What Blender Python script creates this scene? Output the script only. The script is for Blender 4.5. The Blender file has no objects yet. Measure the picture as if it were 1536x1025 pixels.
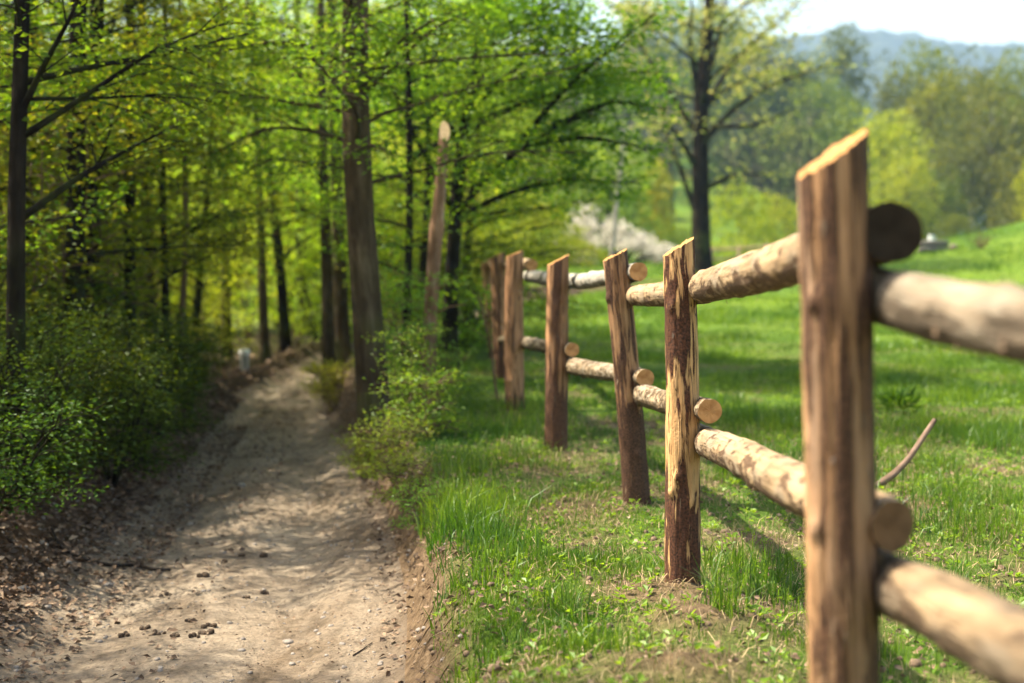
import bpy, math, random
import numpy as np
R = math.radians
SC = bpy.context.scene
COL = SC.collection

# ------------------------------------------------------------------ camera, world, sun, exposure
PITCH = R(3.4); FPX = 2133.0; CAMZ = 1.2
cd = bpy.data.cameras.new("camera"); cam = bpy.data.objects.new("camera", cd); COL.objects.link(cam)
cam.location = (0, 0, CAMZ); cam.rotation_euler = (R(90) - PITCH, 0, 0)
cd.sensor_width = 36; cd.lens = 50; cd.clip_start = .05; cd.clip_end = 6000
cd.dof.use_dof = True; cd.dof.focus_distance = 5.6; cd.dof.aperture_fstop = 1.7; cd.dof.aperture_blades = 0
SC.camera = cam

SUN_EL, SUN_AZ = R(56), R(-78)          # azimuth measured from +Y towards +X
w = bpy.data.worlds.new("World"); SC.world = w; w.use_nodes = True
nt = w.node_tree; nt.nodes.clear()
sky = nt.nodes.new('ShaderNodeTexSky'); sky.sky_type = 'NISHITA'; sky.sun_disc = False
sky.sun_elevation = SUN_EL; sky.sun_rotation = SUN_AZ; sky.air_density = 1.0; sky.dust_density = 3.0; sky.ozone_density = 1.0
bg = nt.nodes.new('ShaderNodeBackground'); bg.inputs[1].default_value = .15
wo = nt.nodes.new('ShaderNodeOutputWorld')
wt = nt.nodes.new('ShaderNodeMix'); wt.data_type = 'RGBA'; wt.blend_type = 'MULTIPLY'; wt.inputs[0].default_value = 1; wt.inputs[7].default_value = (1.12, 1, .80, 1)
nt.links.new(sky.outputs[0], wt.inputs[6]); nt.links.new(wt.outputs[2], bg.inputs[0]); nt.links.new(bg.outputs[0], wo.inputs[0])
sd = bpy.data.lights.new("sun", 'SUN'); sun = bpy.data.objects.new("sun", sd); COL.objects.link(sun)
sd.energy = 5.0; sd.angle = R(.5); sd.color = (1, .90, .73)
from mathutils import Vector
sdir = Vector((math.sin(SUN_AZ) * math.cos(SUN_EL), math.cos(SUN_AZ) * math.cos(SUN_EL), math.sin(SUN_EL)))
sun.rotation_euler = sdir.to_track_quat('Z', 'Y').to_euler()
sun.location = (-20, 15, 40)
vs = SC.view_settings; vs.view_transform = 'Standard'; vs.look = 'None'; vs.exposure = 1.65; vs.gamma = 1
SC.render.engine = 'CYCLES'
cy = SC.cycles
cy.max_bounces = 7; cy.diffuse_bounces = 3; cy.transmission_bounces = 5; cy.glossy_bounces = 2; cy.volume_bounces = 0
cy.sample_clamp_indirect = 4; cy.use_denoising = True; cy.caustics_reflective = False; cy.caustics_refractive = False
cy.use_adaptive_sampling = True; cy.adaptive_threshold = .02

# ------------------------------------------------------------------ helpers
def P(u, v, d):
    """world point at depth y=d that the photograph shows at pixel (u, v) of 1536x1025"""
    xr = (u - 768) / FPX; yr = -(v - 512.5) / FPX
    dy = math.cos(PITCH) + yr * math.sin(PITCH); dz = -math.sin(PITCH) + yr * math.cos(PITCH)
    t = d / dy
    return np.array((t * xr, d, CAMZ + t * dz))

def h3(i, j, k, s):
    n = (i.astype(np.int64) * 374761393 + j.astype(np.int64) * 668265263 + k.astype(np.int64) * 2147483647 + s * 1274126177) & 0xffffffff
    n = ((n ^ (n >> 13)) * 1274126177) & 0xffffffff
    n = ((n ^ (n >> 16)) * 2246822519) & 0xffffffff
    return ((n ^ (n >> 15)) & 0xffffff) / float(0xffffff)

def vn(x, y, z=0., s=0):
    x = np.asarray(x, float); y = np.asarray(y, float) + 0 * x; z = np.asarray(z, float) + 0 * x
    xi, yi, zi = np.floor(x), np.floor(y), np.floor(z)
    f = [a - b for a, b in ((x, xi), (y, yi), (z, zi))]; f = [a * a * (3 - 2 * a) for a in f]
    r = 0
    for a in (0, 1):
        for b in (0, 1):
            for c in (0, 1):
                wgt = (f[0] if a else 1 - f[0]) * (f[1] if b else 1 - f[1]) * (f[2] if c else 1 - f[2])
                r = r + wgt * h3(xi + a, yi + b, zi + c, s)
    return r * 2 - 1

def fbm(x, y, z=0., s=0, o=4):
    r = 0; a = .5; k = 1.
    for i in range(o):
        r = r + a * vn(np.asarray(x) * k, np.asarray(y) * k, np.asarray(z) * k, s + i); a *= .5; k *= 2.03
    return r

def ss(a, b, x):
    t = np.clip((x - a) / (b - a), 0, 1); return t * t * (3 - 2 * t)

def mesh_obj(name, V, F, mat, parent=None, smooth=True, attrs=None, kind=None):
    """F: list of int arrays, each (n,3) or (n,4)"""
    me = bpy.data.meshes.new(name)
    V = np.ascontiguousarray(V, dtype=np.float32)
    if not isinstance(F, (list, tuple)): F = [F]
    F = [np.asarray(f, dtype=np.int32) for f in F if len(f)]
    me.vertices.add(len(V)); me.vertices.foreach_set('co', V.ravel())
    nl = sum(f.size for f in F); npol = sum(len(f) for f in F)
    me.loops.add(nl); me.polygons.add(npol)
    me.loops.foreach_set('vertex_index', np.concatenate([f.ravel() for f in F]))
    cnt = np.concatenate([np.full(len(f), f.shape[1], dtype=np.int32) for f in F])
    st = np.concatenate([[0], np.cumsum(cnt)[:-1]]).astype(np.int32)
    me.polygons.foreach_set('loop_start', st); me.polygons.foreach_set('loop_total', cnt)
    me.polygons.foreach_set('use_smooth', np.full(npol, smooth, dtype=bool))
    me.update(calc_edges=True)
    for k, a in (attrs or {}).items():
        a = np.ascontiguousarray(a, dtype=np.float32)
        if a.ndim == 2:
            at = me.attributes.new(k, 'FLOAT_VECTOR', 'POINT'); at.data.foreach_set('vector', a.ravel())
        else:
            at = me.attributes.new(k, 'FLOAT', 'POINT'); at.data.foreach_set('value', a)
    me.materials.append(mat)
    return link(name, me, parent, kind)

def link(name, me, parent=None, kind=None):
    o = bpy.data.objects.new(name, me); COL.objects.link(o)
    if parent: o.parent = parent
    if kind: o['kind'] = kind
    return o

def thing(name, label, cat, loc=(0, 0, 0), rz=0., group=None, sc=None):
    o = bpy.data.objects.new(name, None); COL.objects.link(o)
    o.location = [float(c) for c in loc]; o.rotation_euler = (0, 0, rz); o.empty_display_size = .1
    if sc is not None: o.scale = sc if hasattr(sc, '__len__') else (sc,) * 3
    return tag(o, label, cat, group)

def tag(o, label, cat, group=None):
    o['label'] = label; o['category'] = cat
    if group: o['group'] = group
    return o

class Buf:
    def __init__(s): s.V = []; s.F = []; s.G = []; s.n = 0
    def add(s, V, F, G=None):
        s.V.append(np.asarray(V, float)); s.F += [np.asarray(f) + s.n for f in F]
        s.G.append(np.asarray(V, float) if G is None else G); s.n += len(V)
    def tube(s, pts, rad, k=8, cap=True, rough=0., seed=0):
        pts = np.asarray(pts, float); n = len(pts); rad = np.broadcast_to(np.asarray(rad, float), (n,))
        t = np.gradient(pts, axis=0); t /= np.linalg.norm(t, axis=1)[:, None] + 1e-9
        ref = np.array((0, 0, 1.)) if abs(t[:, 2]).mean() < .8 else np.array((1., 0, 0))
        a = np.cross(t, ref); a /= np.linalg.norm(a, axis=1)[:, None] + 1e-9; b = np.cross(t, a)
        th = np.linspace(0, 2 * np.pi, k, endpoint=False)
        L = np.concatenate([[0], np.cumsum(np.linalg.norm(np.diff(pts, axis=0), axis=1))])
        rr = rad[:, None] * np.ones(k)[None]
        if rough:
            rr = rr * (1 + rough * fbm(np.cos(th)[None] * 1.6 + 0 * L[:, None], np.sin(th)[None] * 1.6 + 0 * L[:, None], L[:, None] * 1.6, seed, 3))
        V = pts[:, None] + rr[..., None] * (np.cos(th)[None, :, None] * a[:, None] + np.sin(th)[None, :, None] * b[:, None])
        G = np.stack([rr * np.cos(th), rr * np.sin(th), np.repeat(L[:, None], k, 1)], -1)
        i = np.arange(n - 1)[:, None] * k; j = np.arange(k)[None]; j2 = (j + 1) % k
        F = np.stack([i + j, i + j2, i + k + j2, i + k + j], -1).reshape(-1, 4)
        s.add(V.reshape(-1, 3), [F], G.reshape(-1, 3))
    def obj(s, name, mat, parent=None, smooth=True, kind=None):
        q = [f for f in s.F if f.shape[1] == 4]; t = [f for f in s.F if f.shape[1] == 3]
        F = ([np.concatenate(q)] if q else []) + ([np.concatenate(t)] if t else [])
        return mesh_obj(name, np.concatenate(s.V), F, mat, parent, smooth, {'grain': np.concatenate(s.G)}, kind)

# ------------------------------------------------------------------ materials
def M(name):
    m = bpy.data.materials.new(name); m.use_nodes = True; t = m.node_tree; t.nodes.clear()
    out = t.nodes.new('ShaderNodeOutputMaterial')
    def N(ty, **kw):
        n = t.nodes.new('ShaderNode' + ty)
        for k, v in kw.items():
            if k.startswith('i_'):
                key = k[2:]; key = int(key) if key.isdigit() else key
                n.inputs[key].default_value = v
            else: setattr(n, k, v)
        return n
    def Lk(a, b): t.links.new(a, b)
    return m, out, N, Lk

def ramp(N, stops, interp='LINEAR'):
    r = N('ValToRGB'); cr = r.color_ramp; cr.interpolation = interp
    while len(cr.elements) < len(stops): cr.elements.new(.5)
    for e, (p, c) in zip(cr.elements, stops):
        e.position = p; e.color = (*c, 1) if hasattr(c, '__len__') else (c, c, c, 1)
    return r

def mixc(N, Lk, fac, a, b, bt='MIX'):
    n = N('Mix', data_type='RGBA', blend_type=bt)
    for s, v in ((n.inputs[0], fac), (n.inputs[6], a), (n.inputs[7], b)):
        if hasattr(v, 'is_linked'): Lk(v, s)
        elif hasattr(v, '__len__'): s.default_value = (*v, 1)
        else: s.default_value = v
    return n.outputs[2]

def leaf_mat(name, c1, c2, tr, trans=.5, gloss=.08):
    m, out, N, Lk = M(name)
    g = N('NewGeometry'); oi = N('ObjectInfo')
    r = ramp(N, [(0, c1), (1, c2)]); Lk(g.outputs['Random Per Island'], r.inputs[0])
    hs = N('HueSaturation', i_Saturation=1., i_Value=1.)
    mr = N('MapRange', i_1=0., i_2=1., i_3=.47, i_4=.53); Lk(oi.outputs['Random'], mr.inputs[0]); Lk(mr.outputs[0], hs.inputs['Hue'])
    Lk(r.outputs[0], hs.inputs['Color'])
    d = N('BsdfDiffuse'); Lk(hs.outputs[0], d.inputs[0])
    tb = N('BsdfTranslucent'); c = mixc(N, Lk, 1., hs.outputs[0], tr, 'MULTIPLY'); 
    Lk(c, tb.inputs[0])
    mx = N('MixShader', i_0=trans); Lk(d.outputs[0], mx.inputs[1]); Lk(tb.outputs[0], mx.inputs[2])
    gl = N('BsdfGlossy', i_Roughness=.45); gl.inputs[0].default_value = (.8, .9, .8, 1)
    m2 = N('MixShader', i_0=gloss * .5); Lk(mx.outputs[0], m2.inputs[1]); Lk(gl.outputs[0], m2.inputs[2])
    Lk(m2.outputs[0], out.inputs[0])
    return m

def bark_mat(name, a, b, c, sc=14., moss=None, bump=.5):
    m, out, N, Lk = M(name)
    at = N('Attribute', attribute_name='grain'); mp = N('Mapping'); mp.inputs['Scale'].default_value = (1, 1, .22)
    Lk(at.outputs['Vector'], mp.inputs[0])
    n1 = N('TexNoise', i_Scale=sc, i_Detail=6., i_Roughness=.65); Lk(mp.outputs[0], n1.inputs['Vector'])
    n2 = N('TexNoise', i_Scale=2.3, i_Detail=3.); Lk(at.outputs['Vector'], n2.inputs['Vector'])
    r = ramp(N, [(.3, a), (.55, b), (.75, c)]); Lk(n1.outputs[0], r.inputs[0])
    col = r.outputs[0]
    r2 = ramp(N, [(.35, .6), (.7, 1.25)]); Lk(n2.outputs[0], r2.inputs[0])
    col = mixc(N, Lk, 1., col, r2.outputs[0], 'MULTIPLY')
    if moss:
        sx = N('SeparateXYZ'); Lk(at.outputs['Vector'], sx.inputs[0])
        mr = N('MapRange', i_1=1.6, i_2=0., i_3=0., i_4=1.); Lk(sx.outputs[2], mr.inputs[0])
        mu = N('Math', operation='MULTIPLY'); Lk(mr.outputs[0], mu.inputs[0])
        rr = ramp(N, [(.45, 0.), (.6, 1.)]); Lk(n2.outputs[0], rr.inputs[0]); Lk(rr.outputs[0], mu.inputs[1])
        col = mixc(N, Lk, mu.outputs[0], col, moss)
    p = N('BsdfPrincipled', i_Roughness=.95); p.inputs['Specular IOR Level'].default_value = .08; Lk(col, p.inputs['Base Color'])
    bu = N('Bump', i_Strength=bump, i_Distance=.02); Lk(n1.outputs[0], bu.inputs['Height']); Lk(bu.outputs[0], p.inputs['Normal'])
    Lk(p.outputs[0], out.inputs[0])
    return m

def log_mat(name, pale, tan, bark, dark, th, sc=20., stretch=.1, band=.05, grey=None, greyth=.5, bump=.9, crack=.9):
    """peeled log: pale wood streaked along the grain, ragged remnants of bark where the 'bark' attribute is high"""
    m, out, N, Lk = M(name)
    at = N('Attribute', attribute_name='grain'); ba = N('Attribute', attribute_name='bark')
    mp = N('Mapping'); mp.inputs['Scale'].default_value = (1, 1, stretch); Lk(at.outputs['Vector'], mp.inputs[0])
    ms = N('Mapping'); ms.inputs['Scale'].default_value = (1, 1, .035); Lk(at.outputs['Vector'], ms.inputs[0])
    patch = N('TexNoise', i_Scale=sc, i_Detail=5., i_Roughness=.6, i_Distortion=.4); Lk(mp.outputs[0], patch.inputs['Vector'])
    streak = N('TexNoise', i_Scale=75., i_Detail=4., i_Roughness=.7); Lk(ms.outputs[0], streak.inputs['Vector'])
    broad = N('TexNoise', i_Scale=9., i_Detail=3.); Lk(mp.outputs[0], broad.inputs['Vector'])
    fine = N('TexNoise', i_Scale=120., i_Detail=3.); Lk(at.outputs['Vector'], fine.inputs['Vector'])
    r1 = ramp(N, [(.28, tan), (.62, pale)]); Lk(streak.outputs[0], r1.inputs[0])
    r1b = ramp(N, [(.35, .62), (.65, 1.12)]); Lk(broad.outputs[0], r1b.inputs[0])
    wood = mixc(N, Lk, 1., r1.outputs[0], r1b.outputs[0], 'MULTIPLY')
    if grey:
        gn = N('TexNoise', i_Scale=13., i_Detail=4.); Lk(mp.outputs[0], gn.inputs['Vector'])
        gr = ramp(N, [(greyth - .08, 0.), (greyth + .08, 1.)]); Lk(gn.outputs[0], gr.inputs[0])
        wood = mixc(N, Lk, gr.outputs[0], wood, grey)
    mc = N('Mapping'); mc.inputs['Scale'].default_value = (1, 1, .045); Lk(at.outputs['Vector'], mc.inputs[0])
    cn = N('TexNoise', i_Scale=32., i_Detail=3., i_Distortion=.6); Lk(mc.outputs[0], cn.inputs['Vector'])
    cs = N('Math', operation='SUBTRACT', i_1=.5); Lk(cn.outputs[0], cs.inputs[0]); ca = N('Math', operation='ABSOLUTE'); Lk(cs.outputs[0], ca.inputs[0])
    cr_ = N('MapRange', i_1=.004, i_2=.016, i_3=crack, i_4=0.); Lk(ca.outputs[0], cr_.inputs[0])
    cg = ramp(N, [(.45, 0.), (.55, 1.)]); Lk(broad.outputs[0], cg.inputs[0]); cm = N('Math', operation='MULTIPLY'); Lk(cr_.outputs[0], cm.inputs[0]); Lk(cg.outputs[0], cm.inputs[1])
    wood = mixc(N, Lk, cm.outputs[0], wood, dark)
    r2 = ramp(N, [(.3, dark), (.7, bark)]); Lk(fine.outputs[0], r2.inputs[0])
    ad = N('Math', operation='ADD'); Lk(patch.outputs[0], ad.inputs[0]); Lk(ba.outputs['Fac'], ad.inputs[1])
    mk = N('MapRange', i_1=th - band, i_2=th + band, i_3=0., i_4=1.); mk.interpolation_type = 'SMOOTHSTEP'; Lk(ad.outputs[0], mk.inputs[0])
    halo = N('MapRange', i_1=th - band * 3.5, i_2=th, i_3=0., i_4=.55); Lk(ad.outputs[0], halo.inputs[0])
    wood = mixc(N, Lk, halo.outputs[0], wood, [x * .45 for x in tan])
    col = mixc(N, Lk, mk.outputs[0], wood, r2.outputs[0])
    p = N('BsdfPrincipled', i_Roughness=.85); p.inputs['Specular IOR Level'].default_value = .2; Lk(col, p.inputs['Base Color'])
    s1 = N('Math', operation='MULTIPLY_ADD', i_1=.8); Lk(mk.outputs[0], s1.inputs[0]); Lk(streak.outputs[0], s1.inputs[2])
    s2 = N('Math', operation='MULTIPLY_ADD', i_1=.5); Lk(fine.outputs[0], s2.inputs[0]); Lk(s1.outputs[0], s2.inputs[2])
    bu = N('Bump', i_Strength=bump, i_Distance=.006); Lk(s2.outputs[0], bu.inputs['Height']); Lk(bu.outputs[0], p.inputs['Normal'])
    Lk(p.outputs[0], out.inputs[0])
    return m

def cut_mat(name, a, b, c, dull=1.):
    m, out, N, Lk = M(name)
    at = N('Attribute', attribute_name='grain')
    n = N('TexNoise', i_Scale=25., i_Detail=4.); Lk(at.outputs['Vector'], n.inputs['Vector'])
    ln = N('VectorMath', operation='LENGTH'); Lk(at.outputs['Vector'], ln.inputs[0])
    ad = N('Math', operation='MULTIPLY_ADD', i_1=.006); Lk(n.outputs[0], ad.inputs[0]); Lk(ln.outputs['Value'], ad.inputs[2])
    mu = N('Math', operation='MULTIPLY', i_1=1300.); Lk(ad.outputs[0], mu.inputs[0])
    sn = N('Math', operation='SINE'); Lk(mu.outputs[0], sn.inputs[0])
    mr = N('MapRange', i_1=-1., i_2=1., i_3=0., i_4=1.); Lk(sn.outputs[0], mr.inputs[0])
    r = ramp(N, [(0, a), (1, b)]); Lk(mr.outputs[0], r.inputs[0])
    r2 = ramp(N, [(.35, c), (.6, (1, 1, 1))]); Lk(n.outputs[0], r2.inputs[0])
    col = mixc(N, Lk, .8, r.outputs[0], r2.outputs[0], 'MULTIPLY')
    p = N('BsdfPrincipled', i_Roughness=.9); p.inputs['Specular IOR Level'].default_value = .1; Lk(col, p.inputs['Base Color'])
    bu = N('Bump', i_Strength=.4, i_Distance=.004); Lk(n.outputs[0], bu.inputs['Height']); Lk(bu.outputs[0], p.inputs['Normal'])
    Lk(p.outputs[0], out.inputs[0]); return m

def noise_mat(name, stops, sc=5., rough=.95, bump=.5, dist=.03, sc2=None, stops2=None, d=6., coord='Object'):
    m, out, N, Lk = M(name)
    tc = N('TexCoord'); n = N('TexNoise', i_Scale=sc, i_Detail=d, i_Roughness=.62); Lk(tc.outputs[coord], n.inputs['Vector'])
    r = ramp(N, stops); Lk(n.outputs[0], r.inputs[0]); col = r.outputs[0]; hgt = n.outputs[0]
    if sc2:
        n2 = N('TexNoise', i_Scale=sc2, i_Detail=5.); Lk(tc.outputs[coord], n2.inputs['Vector'])
        r2 = ramp(N, stops2); Lk(n2.outputs[0], r2.inputs[0]); col = mixc(N, Lk, 1., col, r2.outputs[0], 'MULTIPLY'); 
        a = N('Math', operation='MULTIPLY_ADD', i_1=.4); Lk(n2.outputs[0], a.inputs[0]); Lk(n.outputs[0], a.inputs[2]); hgt = a.outputs[0]
    p = N('BsdfPrincipled', i_Roughness=rough); Lk(col, p.inputs['Base Color'])
    bu = N('Bump', i_Strength=bump, i_Distance=dist); Lk(hgt, bu.inputs['Height']); Lk(bu.outputs[0], p.inputs['Normal'])
    Lk(p.outputs[0], out.inputs[0]); return m

def island_mat(name, stops, rough=.85, trans=0.):
    m, out, N, Lk = M(name)
    g = N('NewGeometry'); r = ramp(N, stops); Lk(g.outputs['Random Per Island'], r.inputs[0])
    p = N('BsdfPrincipled', i_Roughness=rough); Lk(r.outputs[0], p.inputs['Base Color'])
    if trans:
        tb = N('BsdfTranslucent'); Lk(r.outputs[0], tb.inputs[0]); mx = N('MixShader', i_0=trans)
        Lk(p.outputs[0], mx.inputs[1]); Lk(tb.outputs[0], mx.inputs[2]); Lk(mx.outputs[0], out.inputs[0])
    else: Lk(p.outputs[0], out.inputs[0])
    return m

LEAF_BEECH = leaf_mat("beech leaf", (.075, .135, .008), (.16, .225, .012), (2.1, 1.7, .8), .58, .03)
LEAF_YEL = leaf_mat("sunlit young leaf", (.17, .27, .014), (.29, .37, .022), (1.9, 1.75, .8), .64, .03)  # brighter copy of the beech leaf, forest sun glow put into its colour
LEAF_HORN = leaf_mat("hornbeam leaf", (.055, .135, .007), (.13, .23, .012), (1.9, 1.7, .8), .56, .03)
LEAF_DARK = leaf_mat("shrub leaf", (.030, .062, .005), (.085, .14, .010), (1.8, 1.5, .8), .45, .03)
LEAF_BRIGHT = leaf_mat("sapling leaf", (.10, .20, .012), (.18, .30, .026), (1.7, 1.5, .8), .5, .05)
LEAF_PALE = leaf_mat("unfolding leaf", (.17, .24, .03), (.34, .33, .13), (1.5, 1.4, .9), .5, .03)
LEAF_LIME = leaf_mat("lime leaf", (.17, .24, .010), (.28, .31, .022), (1.5, 1.4, .8), .48, .03)
LEAF_OLIVE = leaf_mat("far olive leaf", (.06, .085, .010), (.12, .145, .016), (1.6, 1.4, .8), .45, .03)
LEAF_GREEN = leaf_mat("far green leaf", (.085, .13, .010), (.15, .19, .014), (1.6, 1.4, .8), .45, .03)
LEAF_BROWN = leaf_mat("far bare twig and bud", (.085, .07, .04), (.13, .115, .05), (1.2, 1.1, .9), .25, .02)
PETAL = leaf_mat("white petal", (.46, .42, .35), (.62, .57, .50), (1., 1., 1.), .45)
BARK_DARK = bark_mat("dark beech bark", (.008, .006, .004), (.020, .015, .010), (.042, .032, .02), moss=(.05, .07, .012))
BARK_GREY = bark_mat("grey beech bark", (.035, .024, .013), (.085, .062, .034), (.17, .135, .085), 13., moss=(.05, .065, .015), bump=1.)
BARK_TAN = bark_mat("tan young bark", (.10, .065, .035), (.17, .12, .07), (.25, .18, .11), 12.)
BARK_BIRCH = bark_mat("pale birch bark", (.08, .07, .06), (.36, .34, .30), (.55, .53, .5), 8.)
BARK_STUB = bark_mat("flaking pine bark", (.09, .05, .03), (.30, .18, .11), (.52, .42, .34), 13., bump=.8)

# ------------------------------------------------------------------ ground shape
yy = np.linspace(-8, 40, 4801)
def curve(xs, ys, k=121):
    a = np.interp(yy, xs, ys); a = np.convolve(np.pad(a, k // 2, mode='edge'), np.ones(k) / k, 'valid'); return a
_xc = curve([-8, 0, 4, 6.5, 9, 11.5, 14, 16, 18, 20, 23, 26, 29, 32, 40], [-.9, -1.05, -1.25, -1.4, -1.65, -1.98, -2.38, -2.6, -2.6, -2.35, -1.35, 0, 1.7, 3.6, 8])
_w = curve([-8, 6.5, 11.5, 15, 18, 22, 26, 31, 33], [.95, .92, .78, .6, .5, .42, .3, .18, .0])
_zt = curve([-8, 10, 14, 17, 19, 23, 26, 30, 36], [-.5, -.5, -.48, -.44, -.36, -.02, .3, .52, .8])
XC = lambda y: np.interp(y, yy, _xc); W = lambda y: np.interp(y, yy, _w); ZT = lambda y: np.interp(y, yy, _zt)
def right_level(x, y):
    r = np.interp(y, [-8, 0, 8, 12, 20, 27, 35, 41, 46, 60, 90, 1500], [-.04, -.055, -.06, -.01, .20, .45, .85, .98, .7, -.4, -.4, 0])
    xx = np.clip(x, 5, 18) - 5
    r = r + .0125 * xx ** 2 * ss(15, 40, y) * (1 - ss(70, 100, y))
    r = r + 15 * ss(80, 165, y) * (1 - ss(.19, .27, x / np.maximum(y, 1.))) * (1 - .6 * ss(250, 500, y))
    return r + .035 * fbm(x * .6, y * .6, 0, 11, 3) * (1 - .3 * ss(0, 20, y))
def left_level(x, y):
    s = XC(y) - x
    r = np.interp(y, [-8, 5, 10, 14, 16, 18, 25, 60, 90], [.1, .1, .1, .02, -.15, -.3, -.2, .5, 1.])
    r = r + .09 * np.clip(s - 1.6, 0, 9) * (1 - .6 * ss(13, 17, y)) + 12 * ss(75, 165, y) + 0 * x
    return r + .09 * fbm(x * .8, y * .8, 0, 21, 3)
def forest_mask(x, y):
    a = (x < XC(y)).astype(float); b = ss(.3, -2., x + .0 * y + .25 * fbm(x * .3, y * .3, 0, 3, 2) + (y - 24) * .02)
    t = ss(19, 25, y)
    return a * (1 - t) + b * t
def H(x, y):
    x = np.asarray(x, float); y = np.asarray(y, float)
    F = forest_mask(x, y)
    lev = right_level(x, y) * (1 - F) + left_level(x, y) * F
    s = x - XC(y); w = W(y)
    wob = .05 * fbm(x * 1.3 + 7, y * 1.3, 0, 31, 3)
    right = s > 0
    bw = np.where(right, .36 + .16 * vn(y * 1.1, 0, 0, 5), 1.0 + .2 * vn(y * .7, 3., 0, 6)) * np.where(y > 15, .8, 1)
    k = ss(0, 1, (np.abs(s) + wob * 1.6 - w) / bw)
    k = np.where(right, k ** .8, k ** 1.1)
    fade = ss(33, 29, y)
    u = np.clip(s / np.maximum(w, .05), -1.3, 1.3)
    tr = ZT(y) + .10 * np.abs(u) ** 3 + .03 * np.cos(u * 5.2) * np.exp(-y / 25) + .022 * fbm(x * 2.2, y * 1.3, 0, 41, 4) + .012 * fbm(x * 9, y * 7, 0, 42, 3)
    tr = tr + .05 * ss(.35, .95, u) * (1 + .6 * vn(y * .8, 1, 0, 8)) * ss(.95, .6, u) * 1.5
    rough = (.085 * fbm(x * 5, y * 5, 0, 51, 4) + .03 * fbm(x * 17, y * 17, 0, 52, 3)) * k * (1 - k) * 4
    z = (tr * (1 - k) + lev * k + rough) * fade + lev * (1 - fade)
    near = np.exp(-((x - 1.5) ** 2 + (y - 6) ** 2) / 60)
    z = z + .03 * fbm(x * 3.3, y * 3.3, 0, 61, 4) * near * k
    # crumbly soil thrown up round the posts
    for (mx, my, r, hh) in MOUNDS:
        d = np.hypot((x - mx), (y - my) * 1.1); z = z + hh * np.exp(-(d / r) ** 2) * (1 + .5 * fbm(x * 12, y * 12, 0, 71, 3))
    return z
MOUNDS = [(.60, 5.24, .17, .045), (.62, 4.78, .2, .05), (.5, 4.15, .25, .06), (.35, 3.75, .25, .04), (1.95, 7.1, .3, .04), (1.1, 6.3, .25, .03)]
H1 = lambda x, y: float(H(np.array([x]), np.array([y]))[0])

def grid_mesh(name, X, Y, mat, kind):
    Z = H(X, Y); n, m = X.shape
    V = np.stack([X, Y, Z], -1).reshape(-1, 3)
    i = np.arange(n - 1)[:, None] * m; j = np.arange(m - 1)[None]
    F = np.stack([i + j, i + j + 1, i + m + j + 1, i + m + j], -1).reshape(-1, 4)
    Fm = forest_mask(X, Y).ravel()
    s = X - XC(Y); edge = np.clip((np.abs(s) - W(Y)), 0, 3).ravel()
    bare = np.zeros_like(edge)
    for (mx, my, r, hh) in MOUNDS: bare = np.maximum(bare, np.exp(-(((X - mx) ** 2 + (Y - my) ** 2).ravel() / (r * 1.25) ** 2)))
    o = mesh_obj(name, V, F, mat, None, True, {'forest': Fm, 'edge': edge, 'bare': bare, 'side': np.clip(s / np.maximum(W(Y), .05), -1, 1).ravel()})
    o['kind'] = kind
    return o

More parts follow.
